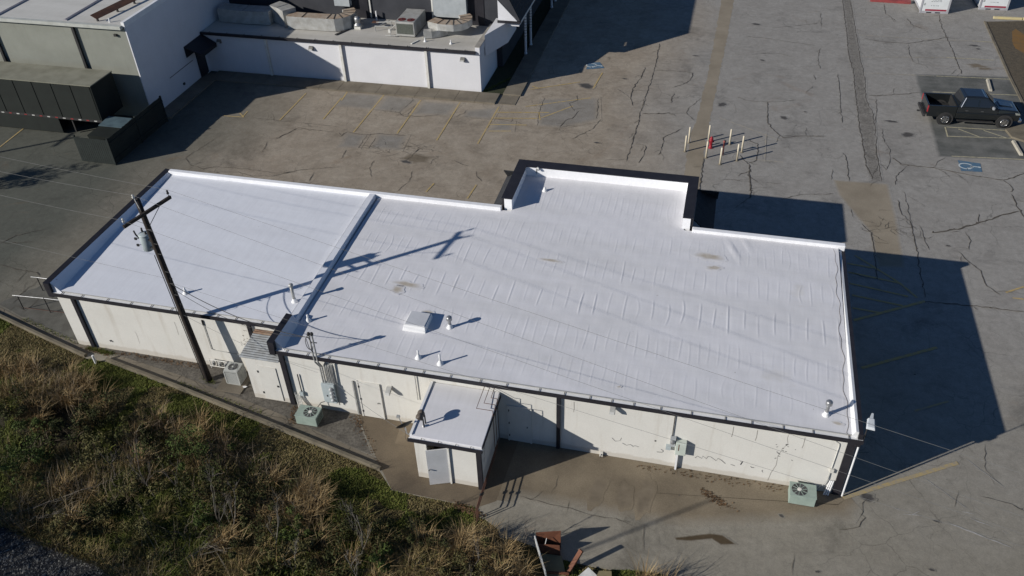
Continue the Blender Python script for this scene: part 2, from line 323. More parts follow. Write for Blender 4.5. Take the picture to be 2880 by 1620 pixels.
# ground survey: paths in metres
D = {"cracks":[[0.05,[[11.18,70.79],[12.44,70.32],[14.42,70.26],[16.53,71.43],[17.72,72.18]]],[0.04,[[13.4,78.88],[13.31,76.66],[14.0,74.96]]],[0.05,[[14.91,75.71],[15.25,74.15],[16.29,73.47]]],[0.05,[[17.58,77.06],[17.45,73.81],[17.54,71.6],[17.58,68.48],[17.57,66.51],[17.59,65.09]]],[0.03,[[14.41,70.13],[14.32,68.42],[14.41,66.68],[15.2,66.21],[15.33,65.75]]],[0.03,[[1.86,69.61],[3.02,69.53],[4.27,69.33],[5.61,69.01],[7.33,68.64]]],[0.03,[[2.47,65.97],[3.67,66.56],[4.68,66.61],[5.47,66.11]]],[0.03,[[4.05,71.83],[5.33,72.34],[6.83,73.03],[7.69,73.47]]],[0.03,[[7.99,75.78],[7.93,72.77]]],[0.03,[[7.82,68.33],[7.6,67.76],[7.44,65.95],[7.52,64.25]]],[0.035,[[8.77,63.52],[8.76,61.46],[8.68,58.22],[8.67,55.63]]],[0.03,[[1.54,58.28],[2.66,57.85],[3.75,57.94],[4.84,58.25],[5.66,58.61]]],[0.05,[[3.75,57.94],[3.78,54.91],[4.22,53.65],[4.81,52.83],[6.0,53.33],[7.52,53.53]]],[0.045,[[10.63,60.15],[12.04,60.56],[13.24,60.95],[14.26,61.35]]],[0.03,[[11.14,59.93],[11.08,58.05],[10.77,55.83]]],[0.03,[[11.14,55.33],[11.16,53.67],[11.38,52.47],[11.35,51.26],[10.98,49.87]]],[0.04,[[8.49,51.57],[8.67,50.41],[8.64,47.98]]],[0.03,[[7.74,49.24],[7.6,47.94]]],[0.06,[[11.44,51.45],[11.92,50.71],[13.07,50.6],[14.5,50.47],[16.02,50.05],[17.62,49.86],[18.98,50.94]]],[0.06,[[17.62,49.86],[17.98,49.04],[17.82,48.57]]],[0.03,[[11.27,48.03],[11.45,49.16],[12.02,50.23],[12.31,50.7]]],[0.08,[[2.7,48.93],[2.77,47.48],[2.89,45.65],[2.84,44.87]]],[0.05,[[2.09,50.0],[2.61,48.92],[3.17,49.53],[3.22,51.63],[2.53,52.04]]],[0.04,[[-2.53,61.98],[-1.77,61.88],[-1.83,60.69],[-2.33,59.68]]],[0.03,[[-0.86,57.74],[-1.65,55.91],[-1.68,55.09],[-1.07,54.2]]],[0.06,[[-0.12,49.24],[-0.11,46.6],[-0.16,45.05]]],[0.05,[[9.96,79.3],[9.89,71.4],[9.77,67.63],[9.91,63.72],[9.85,60.55],[9.77,57.41],[9.75,55.26],[9.79,52.17],[9.8,50.13],[10.02,48.57]]],[0.04,[[10.6,79.4],[10.63,74.11],[10.61,69.87],[10.58,66.5],[10.66,62.7],[10.47,59.8],[10.74,57.58],[10.74,55.44],[10.56,52.31],[10.55,50.28],[10.54,48.35]]],[0.03,[[13.85,50.75],[14.18,51.47],[14.65,52.07]]],[0.03,[[16.78,64.83],[17.38,65.88]]],[0.03,[[6.41,59.93],[6.9,61.12]]],[0.03,[[7.06,63.1],[7.1,62.18]]],[0.05,[[-5.42,62.2],[-5.45,60.75],[-5.84,58.37],[-5.84,56.83],[-5.49,55.62]]],[0.03,[[-5.84,56.83],[-6.99,58.16]]],[0.09,[[-4.7,54.53],[-3.08,54.83],[-2.83,55.12]]],[0.04,[[-1.77,52.91],[-2.91,51.38],[-2.84,49.76],[-3.02,49.03]]],[0.04,[[-4.67,61.84],[-2.53,61.98]]],[0.04,[[-3.02,59.1],[-2.33,59.68]]],[0.05,[[-2.83,58.14],[-2.92,56.51]]],[0.05,[[-9.66,56.57],[-9.51,55.73],[-9.99,55.21],[-9.4,54.07]]],[0.06,[[-9.12,54.12],[-9.31,53.07],[-9.78,52.58],[-9.95,51.57]]],[0.03,[[-9.93,51.47],[-9.37,51.87],[-8.62,51.82]]],[0.03,[[-7.38,53.22],[-7.7,51.79],[-8.57,50.5],[-8.85,50.07]]],[0.04,[[-23.61,51.65],[-21.58,51.61],[-21.09,51.08],[-20.72,51.15],[-18.37,51.79]]],[0.03,[[-21.58,51.61],[-21.45,52.68],[-21.23,53.8]]],[0.03,[[-17.61,51.52],[-17.04,52.24],[-17.03,52.86]]],[0.03,[[-16.93,51.85],[-15.54,51.71],[-14.26,51.94],[-13.35,51.72],[-13.49,52.29]]],[0.05,[[-24.34,47.52],[-24.2,48.12],[-22.7,48.02],[-21.96,48.35],[-19.98,48.44]]],[0.03,[[-21.93,47.79],[-21.85,46.32],[-22.58,46.27],[-22.7,48.02]]],[0.05,[[-18.53,46.95],[-18.68,46.03],[-18.91,45.12]]],[0.03,[[-20.88,51.32],[-20.86,53.0]]],[0.03,[[-23.14,44.65],[-23.27,45.87]]],[0.03,[[-20.93,44.9],[-20.9,43.88],[-20.32,42.83]]],[0.03,[[-14.03,44.88],[-13.85,44.25],[-13.36,43.7]]],[0.045,[[-4.8,66.95],[-4.65,62.58],[-4.77,57.46],[-4.83,54.1],[-4.85,50.64],[-4.91,47.81]]],[0.04,[[-4.66,50.22],[-3.91,50.09],[-3.93,48.85],[-4.14,47.78]]],[0.03,[[-15.99,45.85],[-14.68,45.33]]],[0.03,[[-18.02,44.1],[-17.88,42.66],[-18.17,41.52]]],[0.03,[[-11.94,55.71],[-11.79,53.21],[-11.51,51.47]]],[0.03,[[-8.08,56.42],[-7.65,53.17]]],[0.03,[[-32.74,45.75],[-33.48,42.85],[-32.76,42.11]]],[0.03,[[-32.76,42.11],[-31.58,41.74],[-30.93,42.12],[-28.36,42.27],[-26.43,42.14],[-24.95,42.93],[-22.75,43.7]]],[0.03,[[-31.19,41.56],[-30.42,41.54],[-29.06,41.8],[-27.97,41.51],[-26.62,41.77],[-25.66,42.46]]],[0.06,[[-28.65,46.33],[-27.82,48.12],[-25.87,48.0]]],[0.03,[[-29.03,45.88],[-28.72,44.47]]],[0.04,[[-24.08,41.62],[-24.22,42.74]]],[0.03,[[-31.76,48.9],[-24.86,48.78]]],[0.03,[[-37.74,40.55],[-37.66,41.17]]],[0.03,[[1.93,43.54],[3.09,45.38],[3.01,45.67]]],[0.04,[[4.63,45.09],[5.7,45.89],[7.68,46.36]]],[0.03,[[8.57,44.85],[8.65,43.89]]],[0.05,[[9.05,43.42],[9.48,42.57],[9.52,40.42],[9.47,38.28]]],[0.05,[[11.25,46.39],[11.27,45.11],[11.72,43.95],[11.76,41.87],[11.72,40.14],[11.66,37.17]]],[0.03,[[11.72,47.38],[11.76,45.63],[11.79,43.97]]],[0.09,[[12.74,43.23],[14.21,43.92],[15.53,44.85],[16.73,45.77],[17.84,46.48]]],[0.07,[[17.76,48.26],[17.85,46.55],[17.97,45.88]]],[0.03,[[14.53,43.71],[14.66,42.83],[14.45,41.91]]],[0.04,[[13.88,41.67],[14.22,40.89],[14.73,40.04],[14.78,38.8],[15.35,38.15]]],[0.06,[[11.62,36.84],[13.8,36.97],[14.96,37.0],[16.2,37.0]]],[0.03,[[8.05,38.68],[9.14,38.21],[9.54,38.35]]],[0.03,[[12.13,43.9],[12.26,43.26],[12.29,42.36],[12.39,41.49]]],[0.02,[[11.38,24.82],[11.1,23.91]]],[0.025,[[7.54,22.68],[7.69,23.36],[7.91,23.66]]],[0.02,[[12.8,27.52],[12.6,26.04],[13.04,25.46]]],[0.025,[[12.18,24.67],[13.26,24.58],[13.66,24.29]]],[0.02,[[5.04,20.43],[4.98,19.46]]],[0.025,[[6.72,21.88],[7.46,22.17],[7.69,22.65],[7.55,22.81]]],[0.05,[[-38.95,31.77],[-38.58,32.66],[-37.91,33.21],[-37.23,33.62]]],[0.04,[[-38.72,31.82],[-37.73,32.15],[-37.15,32.34]]],[0.06,[[-37.5,29.99],[-36.35,29.85],[-34.93,29.78],[-34.54,29.49]]],[0.04,[[-34.41,27.09],[-34.53,27.97],[-34.38,29.28]]],[0.03,[[-34.17,26.59],[-34.12,27.04],[-33.34,26.76],[-33.31,27.88]]],[0.03,[[-25.52,24.45],[-24.25,24.72],[-23.03,25.07]]],[0.03,[[-18.34,22.24],[-17.85,22.92],[-17.31,23.29],[-16.9,23.8]]],[0.03,[[-19.24,22.96],[-18.19,22.44],[-16.54,22.23],[-14.75,21.61],[-13.43,21.3]]],[0.03,[[-18.71,22.57],[-18.31,23.32]]],[0.015,[[-4.34,21.1],[-4.22,22.15]]],[0.015,[[-3.57,20.23],[-3.56,21.01]]],[0.02,[[-0.54,20.58],[-0.43,19.39]]],[0.02,[[-5.57,20.8],[-2.53,20.52],[-0.97,20.49]]]],"yellow":[[0.1,[[-26.58,54.05],[-26.46,52.62]]],[0.1,[[-23.67,54.13],[-23.74,48.21]]],[0.1,[[-20.71,53.78],[-20.7,48.59]]],[0.1,[[-17.77,53.89],[-17.73,48.21]]],[0.1,[[-14.83,53.79],[-14.88,48.28]]],[0.1,[[-14.79,52.9],[-11.1,53.54]]],[0.1,[[-14.76,52.01],[-11.74,52.51]]],[0.1,[[-14.88,51.04],[-12.25,51.43]]],[0.1,[[-14.63,50.11],[-13.12,50.39]]],[0.1,[[-11.51,52.36],[-11.84,53.41]]],[0.1,[[-12.96,54.14],[-8.64,56.32]]],[0.1,[[-11.49,52.66],[-9.64,54.85]]],[0.1,[[-13.2,56.92],[-9.86,58.78]]],[0.1,[[-8.71,57.85],[-8.46,60.69]]],[0.1,[[-16.22,42.91],[-16.4,41.87]]],[0.1,[[-13.58,43.26],[-13.7,41.62]]],[0.1,[[-13.23,57.49],[-12.66,57.18]]],[0.1,[[-29.56,53.28],[-29.6,48.89]]],[0.1,[[-26.63,53.03],[-26.59,49.65]]],[0.1,[[-33.91,48.81],[-32.47,48.87],[-32.54,49.79]]],[0.1,[[-47.29,45.29],[-47.02,41.72]]],[0.1,[[-32.96,49.4],[-32.38,48.88]]],[0.12,[[8.48,40.21],[9.61,39.11],[10.56,38.16],[11.27,37.09]]],[0.12,[[8.03,39.39],[9.35,39.24]]],[0.12,[[8.05,38.62],[10.56,38.16]]],[0.12,[[8.06,37.64],[10.83,37.11]]],[0.12,[[8.12,36.66],[10.5,36.29]]],[0.12,[[8.06,35.62],[9.43,35.49]]],[0.16,[[8.06,34.64],[11.62,36.89]]],[0.16,[[8.19,31.23],[11.72,33.4]]],[0.1,[[15.64,38.43],[16.62,39.12]]],[0.1,[[15.88,38.04],[16.4,38.04]]],[0.17,[[6.95,23.44],[11.57,26.26]]],[0.1,[[10.22,28.92],[11.75,29.85]]]],"cream":[[0.09,[[15.07,52.32],[19.33,52.71]]],[0.09,[[15.72,64.41],[20.8,64.75]]],[0.09,[[15.09,61.61],[20.82,62.12]]],[0.09,[[15.32,56.3],[18.92,56.5]]],[0.09,[[15.21,54.98],[19.12,55.45]]],[0.09,[[15.2,54.89],[15.23,56.28]]],[0.09,[[16.03,56.15],[17.18,55.26]]],[0.09,[[17.59,56.25],[18.88,55.4]]],[0.09,[[20.33,68.09],[16.94,67.99]]],[0.09,[[20.86,71.64],[19.41,71.65]]]],"faint":[[0.07,[[0.59,54.91],[4.64,52.44]]],[0.07,[[3.71,53.18],[3.66,49.45]]],[0.07,[[1.85,49.62],[4.8,49.59]]],[0.07,[[10.81,71.41],[16.53,71.43],[19.41,71.65]]],[0.07,[[10.61,67.01],[16.94,67.99]]],[0.07,[[10.69,64.1],[15.62,64.39]]],[0.07,[[3.71,53.18],[3.72,53.0]]]],"scratch":[[0.03,[[8.81,23.38],[9.05,23.3]]],[0.035,[[10.66,23.15],[11.85,22.72],[12.85,22.43]]],[0.025,[[11.61,23.49],[12.4,23.23]]],[0.02,[[11.89,26.59],[13.16,25.32]]],[0.025,[[9.13,23.13],[9.81,23.22]]],[0.015,[[10.05,25.21],[11.62,23.9]]],[0.025,[[12.66,23.14],[12.83,23.05]]],[0.025,[[11.84,24.08],[12.04,23.87]]],[0.025,[[11.31,23.74],[11.78,23.72]]],[0.025,[[9.42,23.16],[9.79,23.43]]]],"poly":{"tan_strip":[[0.75,79.84],[0.46,68.95],[0.18,61.05],[-0.03,55.59],[-0.12,51.17],[-0.22,47.06],[-0.15,44.28],[-1.34,44.05],[-1.19,48.02],[-1.11,52.46],[-0.88,55.43],[-0.68,60.9],[-0.53,68.78],[-0.37,79.66]],"rough_strip":[[10.02,81.32],[10.73,81.44],[10.63,74.11],[10.61,69.87],[10.58,66.5],[10.66,62.7],[10.47,59.8],[10.74,57.58],[10.74,55.44],[10.56,52.31],[10.55,50.28],[10.54,48.35],[9.92,48.2],[9.8,50.13],[9.79,52.17],[9.75,55.26],[9.77,57.41],[9.85,60.55],[9.91,63.72],[9.77,67.63],[9.89,71.4]],"tan_patch":[[7.76,47.98],[10.86,48.12],[10.97,44.21],[10.94,40.58],[10.95,38.81],[10.82,37.0],[9.53,36.73],[9.47,38.28],[9.52,40.42],[9.48,42.57],[8.57,44.85],[7.98,46.34]],"dark_patch":[[14.31,64.51],[20.8,65.2],[21.1,56.64],[20.27,52.73],[15.45,52.22],[14.27,52.16],[14.36,57.27],[14.26,61.35]],"blue1":[[15.36,51.87],[16.63,51.7],[16.57,50.63],[15.35,50.55]],"blue2":[[-9.75,62.3],[-8.96,62.56],[-8.44,61.54],[-9.8,61.05]],"wet":[[0.67,20.17],[1.93,20.64],[2.42,20.68],[2.93,20.37],[2.39,20.23],[2.04,20.42],[1.27,20.16],[0.73,20.07]],"wet2":[[0.69,20.18],[0.88,20.28],[1.08,20.26],[1.04,20.16],[0.74,20.13]],"apron":[[-13.69,23.69],[-11.49,20.92],[-10.68,19.98],[-7.04,19.91],[-5.59,20.82],[0.91,20.87],[4.62,21.91],[7.1,22.59],[7.32,23.47]],"slab2":[[-11.42,22.33],[-11.5,23.24]],"ramp":[[-33.52,26.89],[-32.11,28.24],[-31.83,27.85],[-31.96,26.94]],"island":[[21.01,75.99],[24.12,76.66],[27.46,77.22],[21.9,53.29],[20.88,60.46],[20.85,64.98],[20.92,68.81]],"corner_kerb":[[18.92,56.5],[20.29,57.51],[21.33,57.7],[20.67,54.59],[19.8,55.04],[19.12,55.45]],"bank_edge":[[-7.13,19.86],[-6.9,19.49],[-6.52,19.39],[-6.02,19.12],[-5.84,18.73],[-5.14,18.76],[-4.33,18.61],[-3.87,18.33],[-3.16,18.31],[-2.35,18.26],[-1.51,18.28],[-0.7,18.46],[0.26,18.51],[1.11,18.42]],"kerb_out":[[-40.96,27.94],[-34.21,25.93],[-31.07,24.93],[-28.04,24.3],[-26.79,24.18],[-22.84,23.57],[-17.47,22.31],[-13.31,21.03],[-11.46,20.82]],"walk_in":[[-41.33,28.35],[-34.54,26.35],[-28.66,24.75],[-26.43,24.52],[-22.41,23.66],[-17.69,22.75],[-13.54,21.57],[-11.65,21.17]],"creek":[[-27.69,15.56],[-25.8,15.58],[-23.7,15.27],[-21.25,15.18],[-18.97,14.38],[-18.36,13.94],[-18.5,12.82],[-24.3,10.98]],"grey_slabs":[[[-26.74,53.79],[-23.79,54.04],[-23.71,51.8],[-26.7,51.72]],[[-23.43,54.06],[-20.85,53.87],[-21.55,51.66],[-23.46,51.68]],[[-20.41,53.62],[-17.81,53.67],[-18.11,51.88],[-20.61,51.54]],[[-16.95,52.77],[-14.92,53.57],[-14.9,51.83],[-16.88,51.86]],[[-24.11,48.04],[-22.73,47.98],[-22.65,46.32],[-23.94,46.11]],[[-21.9,48.32],[-19.96,48.4],[-19.78,46.54],[-21.76,46.38]],[[-12.09,55.47],[-8.16,56.3],[-7.59,53.09],[-9.95,51.57],[-11.44,51.58]],[[-14.25,51.55],[-13.33,51.62],[-13.14,50.49],[-14.57,50.22]]]},"stains":[[2.7,72.39,0.35,0.25],[0.67,56.96,0.3,0.35],[11.88,56.48,0.4,0.18],[12.74,54.73,0.45,0.35],[4.87,55.7,0.3,0.25],[19.35,70.72,0.35,0.2],[19.54,70.1,0.2,0.12],[-1.76,65.05,0.25,0.12],[3.29,65.1,0.2,0.15],[18.99,66.76,0.7,0.4],[6.29,56.86,0.1,0.1],[19.38,66.35,0.5,0.25],[-9.26,58.2,0.65,0.45],[-6.64,59.94,0.2,0.12],[-7.12,49.88,0.2,0.12],[-18.34,45.57,1.2,0.6],[-18.81,45.1,0.4,0.2],[13.44,42.11,0.12,0.1],[10.49,31.29,0.05,0.05],[4.6,22.06,0.12,0.08],[5.87,19.83,0.1,0.06],[10.34,23.07,0.15,0.05],[7.88,23.69,0.35,0.2],[9.88,20.8,0.12,0.06],[-2.56,21.7,0.35,0.7],[-0.66,21.84,0.35,0.85],[-1.44,21.68,0.3,0.7],[0.66,22.2,0.03,0.03]]}
# ---------------------------------------------------------------- the setting: ground, lot, kerbs, bank
earth = M('bare_earth', (.10,.085,.055), (.065,.055,.036), .95, .5, fine=.3, fsc=12, bump=.4)
def structure(o): o['kind'] = 'structure'; return o
structure(MB().sheet([(-1500,-1500),(1500,-1500),(1500,1500),(-1500,1500)], -2.2).build('ground', earth))
P = D['poly']
edge = [(-170,66),(-41,27.94)] + [(-34.2,26.0),(-31.1,25.13),(-28.04,24.30),(-26.85,24.28),(-22.84,23.43),(-17.47,22.20),(-13.31,21.22),(-11.50,20.80)] + [(-10.68,19.98),(-7.04,19.91)] + [tuple(q) for q in P['bank_edge'][1:]] + [(3.2,17.2),(8,14),(30,0),(260,-150)]
EX = np.array([e[0] for e in edge]); EY = np.array([e[1] for e in edge])
lot = structure(MB().prism(edge+[(260,500),(-170,500)], -1.2, 0).build('parking_lot', asphalt))
def patch(name, pts, z, mat): return MB().sheet(pts, z).build(name, mat, lot)
def inset(pts, d):
    n = len(pts); A = np.array(pts, float); ar = sum(A[i][0]*A[(i+1)%n][1]-A[(i+1)%n][0]*A[i][1] for i in range(n)); sg = 1 if ar > 0 else -1; out = []
    for i in range(n):
        e0 = A[i]-A[i-1]; e1 = A[(i+1)%n]-A[i]; n0 = np.array([-e0[1],e0[0]])/(np.linalg.norm(e0)+1e-9); n1 = np.array([-e1[1],e1[0]])/(np.linalg.norm(e1)+1e-9)
        b_ = n0+n1; l = np.linalg.norm(b_); b_ = b_/l if l > 1e-6 else n0; k = max(.45, float(b_@n0)); out.append(tuple(A[i]+b_*sg*d/k))
    return out
def cover_mesh(name, outer, inner, z, mat, under='pavement', hard=None):
    n = len(outer); s = MB(); s.v = [(p[0],p[1],z) for p in outer]+[(p[0],p[1],z) for p in inner]; s.f = [tuple(range(n,2*n))]+[(i,(i+1)%n,n+(i+1)%n,n+i) for i in range(n)]
    o = s.build(name, fade(mat, under), lot); a = o.data.attributes.new('cover','FLOAT','POINT'); a.data.foreach_set('value', [1. if hard and hard(p) else 0. for p in outer]+[1.]*n); return o
def softpatch(name, pts, z, mat, wd, hard=None): return cover_mesh(name, inset(pts,-wd*.4) if not hard else [q if hard(q) else r for q, r in zip(pts, inset(pts,-wd*.4))], inset(pts,wd*.6), z, mat, 'pavement', hard)
def softblob(name, x, y, a, b, z, mat, under='pavement'):
    q = MB().blob(x,y,a,b,z,22,.3).v; return cover_mesh(name, [(p[0],p[1]) for p in q], [(x+(p[0]-x)*.45,y+(p[1]-y)*.45) for p in q], z, mat, under)
def ragged(pts, j=.06):
    out = []
    for a, b in zip(pts, pts[1:]+pts[:1]):
        L = math.hypot(b[0]-a[0], b[1]-a[1]); n = max(1, int(L/.35))
        for i in range(n): out.append((a[0]+(b[0]-a[0])*i/n+random.gauss(0,j), a[1]+(b[1]-a[1])*i/n+random.gauss(0,j)))
    return out
patch('concrete_strip', ragged(P['tan_strip'],.035), .004, tan_conc)
softpatch('broken_joint', P['rough_strip'], .008, rough_conc, .34)
softpatch('tan_patch', P['tan_patch'][:4]+[(10.94,39.6),(9.6,39.4)]+P['tan_patch'][8:], .004, tan_conc, .3)
softpatch('dark_asphalt_patch', P['dark_patch'], .004, dark_asph, .35)
patch('loading_slab', [(-13.65,23.6)]+P['apron'][1:4]+[(-6.4,20.35),(-6.2,23.6)], .004, M('dark_stained_slab', (.215,.170,.115), (.120,.094,.066), .85, .42, lo=.34, hi=.68, fine=.22, fsc=20, bump=.15, det=8))
softpatch('loading_slab', [(-6.25,23.6),(-6.4,20.4)]+P['apron'][4:8]+[(7.3,23.0),(7.2,23.6)], .008, apron_m, .9, lambda q: q[0] < -5.8 or q[1] > 23.5)
lane = M('broken_lane_asphalt', (.185,.168,.142), (.115,.104,.088), .95, 1.6, fine=.4, fsc=9, bump=.5, bsc=10, det=8)
softpatch('lane_asphalt', [(-28.4,25.1),(-28.2,24.95),(-26.6,24.75),(-22.7,24.1),(-17.3,22.9),(-13.15,21.75),(-12.1,21.5),(-13.66,23.6),(-16.8,23.6),(-16.8,25.1)], .008, lane, .12)
patch('repair_slab', [(-11.5,23.4),(-11.4,22.35),(-9.9,22.3),(-9.9,23.4)], .008, M('newer_slab', (.24,.19,.13), (.16,.125,.085), .9, 1))
patch('entry_slab', P['ramp']+[(-29.2,26.7),(-29.2,28.0)][:0], .004, concrete)
patch('worn_asphalt', ragged([(-35.2,27.0),(-33.9,28.9),(-29.3,31.5),(-29.2,26.0),(-28.9,25.2),(-33.6,26.5)],.04), .008, M('worn_grey', (.15,.145,.125), (.10,.096,.082), .9, 1.5, fine=.25))
slabm = M('bare_grey_asphalt', (.305,.282,.248), (.245,.222,.188), .9, 1.1, fine=.25, fsc=16, bump=.2, det=7)
for i, q in enumerate(P['grey_slabs']): softpatch('bare_asphalt_panel', q, .008+.0003*i, slabm, .7)
for i, (x, y, a, b) in enumerate(D['stains']):
    soft = i in (9, 11, 15) or (i >= len(D['stains'])-4 and i < len(D['stains'])-1)
    softblob('oil_stain', x, y, a*1.2, b*1.2, .012+.0001*i, soft_stain if soft else stain_m, 'apron' if (-5 < x < 1.2 and 21.0 < y < 23.4) else 'pavement')
softpatch('wet_patch', P['wet'], .012, wet_m, .10)
yellow_faint_line = faded('thin_yellow_paint', (.38,.29,.13), (.28,.245,.19), .38, .60)
for k, mt_ in (('yellow', yellow), ('cream', cream_paint), ('faint', yellow_faint)):
    for wd, pts in D[k]:
        if wd == .17: mt_ = yellow_faint_line
        if k == 'cream': pts = [pts[0], pts[-1]]
        SK = globals().get('SK',0)+1; MB().ribbon(pts, wd, .0158+.00006*SK).build('parking_stripe', mt_, lot)
for wd, pts in D['scratch']: MB().ribbon(pts, wd*1.6, .016, jag=.012).build('scrape_mark', scratch_m, lot)
def crack(pts, wd, depth=0):
    s = MB().ribbon(pts, wd*.95, .020, jag=.03); L = sum(math.hypot(b[0]-a[0],b[1]-a[1]) for a, b in zip(pts[:-1],pts[1:]))
    for _ in range(int(L*.55)):            # side branches that peel off and die out
        i = random.randrange(len(pts)-1); t = random.random(); a, b = pts[i], pts[i+1]; x = a[0]+(b[0]-a[0])*t; y = a[1]+(b[1]-a[1])*t
        th = math.atan2(b[1]-a[1], b[0]-a[0])+random.choice((-1,1))*random.uniform(.4,1.3); q = [(x,y)]
        for _ in range(random.randint(2,5)): th += random.uniform(-.6,.6); l = random.uniform(.12,.38); x += l*math.cos(th); y += l*math.sin(th); q.append((x,y))
        s.ribbon(q, max(.012,wd*.45), .0201, jag=.015)
    for _ in range(int(L*.8)):             # crumbled chips along the lips
        i = random.randrange(len(pts)-1); t = random.random(); a, b = pts[i], pts[i+1]; s.blob(a[0]+(b[0]-a[0])*t+random.gauss(0,wd*.5), a[1]+(b[1]-a[1])*t+random.gauss(0,wd*.5), wd*random.uniform(.5,1.3), wd*random.uniform(.4,.9), .0203, 7, .4)
    s.build('crack', crack_m, lot)
for wd, pts in D['cracks']: crack(pts, wd)
# crazed patches of broken asphalt
def crazed(cx, cy, rx, ry, n):
    for _ in range(n):
        a = random.uniform(0, 6.28); r = random.random()**.6; x = cx+rx*r*math.cos(a); y = cy+ry*r*math.sin(a)
        t = random.uniform(0, 6.28); pts = [(x, y)]
        for _ in range(random.randint(2, 4)):
            t += random.uniform(-.9, .9); L = random.uniform(.2, .5); x += L*math.cos(t); y += L*math.sin(t)*.6; pts.append((x, y))
        MB().ribbon(pts, .02, .020, jag=.02).build('crack', crack_m, lot)
crazed(-19.2, 46.6, 3.2, .7, 34); crazed(-26.5, 40.6, 4.5, .7, 34); crazed(10.3, 43.5, .8, 2.5, 22); crazed(7.9, 26.8, .5, 1.0, 8); crazed(2.4,46.5,1.6,1.2,8); crazed(-20,23.9,3.0,.35,24); crazed(-15.5,22.3,1.2,.35,12); crazed(-30.5,27.5,2.5,1.0,16)
# accessible-bay symbols
def bay(pts, sym):
    o = patch('blue_bay_marking', pts, .016, blue_paint)
    if sym:
        c = np.mean(np.array(pts), 0); s = MB()
        def a2(p): return (c[0]+p[0], c[1]+p[1])
        ring = [a2((-.12+.40*math.cos(t)-.12, .33*math.sin(t))) for t in np.linspace(.55, 5.3, 16)]
        s.ribbon(ring, .085, .020); s.ribbon([a2((.42,.02)), a2((.10,.05)), a2((.04,-.20)), a2((-.18,-.24)), a2((-.22,-.36))], .09, .020)
        s.ribbon([a2((.10,.04)),(a2((.10,-.10)))], .16, .020)
        s.blob(*a2((.52,.01)), .10, .075, .020, 12, .05); s.build('wheelchair_symbol', symbol_paint, lot)
bay(P['blue1'], True); bay(P['blue2'], True)

def side_strip(name, inner, outer, z0, z1, mat):    # strip prism between two polylines of equal length
    s = MB()
    for i in range(len(inner)-1):
        s.hexa([(*outer[i],z0),(*outer[i+1],z0),(*inner[i+1],z0),(*inner[i],z0)], [(*outer[i],z1),(*outer[i+1],z1),(*inner[i+1],z1),(*inner[i],z1)])
    return s
def offset(pts, d):
    out = []
    for i, p in enumerate(pts):
        a = pts[max(i-1,0)]; b = pts[min(i+1,len(pts)-1)]; dx, dy = b[0]-a[0], b[1]-a[1]; L = math.hypot(dx,dy)
        out.append((p[0]-dy/L*d, p[1]+dx/L*d))
    return out
ko = [(-41,27.90),(-34.2,26.0),(-31.1,25.13),(-28.04,24.30),(-26.85,24.28),(-22.84,23.43),(-17.47,22.20),(-13.31,21.22),(-11.50,20.80)]; wi = [tuple(q) for q in P['walk_in']]
kerb_c = M('kerb_concrete', (.21,.182,.132), (.130,.112,.082), .9, 1.2, fine=.2, bump=.2)
for nm, seg, wseg in (('kerb', ko[0:4], [(-41.3,28.7),(-34.5,26.65),(-31.2,25.6),(-28.2,24.95)]), ('kerb', ko[4:9], [(-26.65,24.8),(-22.7,24.15),(-17.3,22.95),(-13.15,21.75),(-11.9,21.4)])):
    st = side_strip(nm, offset(seg,.13), seg, -.4, .16, kerb_c).build(nm, kerb_c); structure(st)
    g = MB(); inn = offset(seg,.13)
    for i in range(len(seg)-1):
        n = max(1, int(math.hypot(seg[i+1][0]-seg[i][0], seg[i+1][1]-seg[i][1])/2.2))
        for k in range(n):
            f = lambda A, t: (A[i][0]+(A[i+1][0]-A[i][0])*t, A[i][1]+(A[i+1][1]-A[i][1])*t)
            t0, t1 = k/n+.004, (k+1)/n-.004; q = [f(inn,t0), f(inn,t1), f(wseg,t1), f(wseg,t0)]
            MB().hexa([(*p,-.1) for p in q], [(*p,.010+random.uniform(0,.006)) for p in q]).build('gutter_slab', concrete, st)
# sidewalk round the white annex, slab by slab
walk = structure(MB().box(-15.0,54.2,-.1,-13.75,100,.03).build('sidewalk', concrete)); 
x = -38.0; zz = .12
while x < -15.2:
    x2 = min(x+1.52, -13.68); MB().box(x,54.06,-.05,x2-.02,55.62,zz+random.uniform(-.006,.006)).build('paving_slab', concrete, walk); x = x2
y = 55.64
while y < 96:
    MB().box(-15.0,y,-.05,-13.68,y+1.5,zz+random.uniform(-.006,.006)).build('paving_slab', concrete, walk); y += 1.52
y = 47.7
while y < 54.0:
    MB().box(-38.75,y,-.05,-37.5,y+1.2,zz+random.uniform(-.006,.006)).build('paving_slab', concrete, walk); y += 1.22
# planted bed and raised kerbs of the street island, upper right
isl = structure(MB().prism(P['island'], -.1, .02).build('island_bed', M('gravelly_bed', (.155,.125,.085), (.105,.088,.062), .95, 3., fine=.4, fsc=14, bump=.5)))
MB().blob(23.4,71.5,.9,3.2,.024,30,.25).build('rust_stain', M('orange_soil', (.22,.12,.035), (.16,.10,.045), .9, 2), isl)
ky = M('yellow_kerb_paint', (.60,.50,.25), (.48,.42,.28), .8, 2)
for a, b in (((21.8,76.86),(24.0,76.95)), ((24.06,76.95),(26.3,77.05))): structure(MB().beam((*a,.09),(*b,.09),.24,.18).build('island_kerb', ky, None, bevel=.03))
e1 = [tuple(q) for q in P['island']]
for a, b in ((e1[0],e1[6]),(e1[6],e1[5]),(e1[5],e1[4]),(e1[4],(21.0,58.0))): structure(MB().beam((*a,.03),(*b,.03),.16,.09).build('island_edging', kerb_c))
structure(MB().prism(P['corner_kerb'], -.1, .13).build('corner_island', kerb_c, None, bevel=.03))

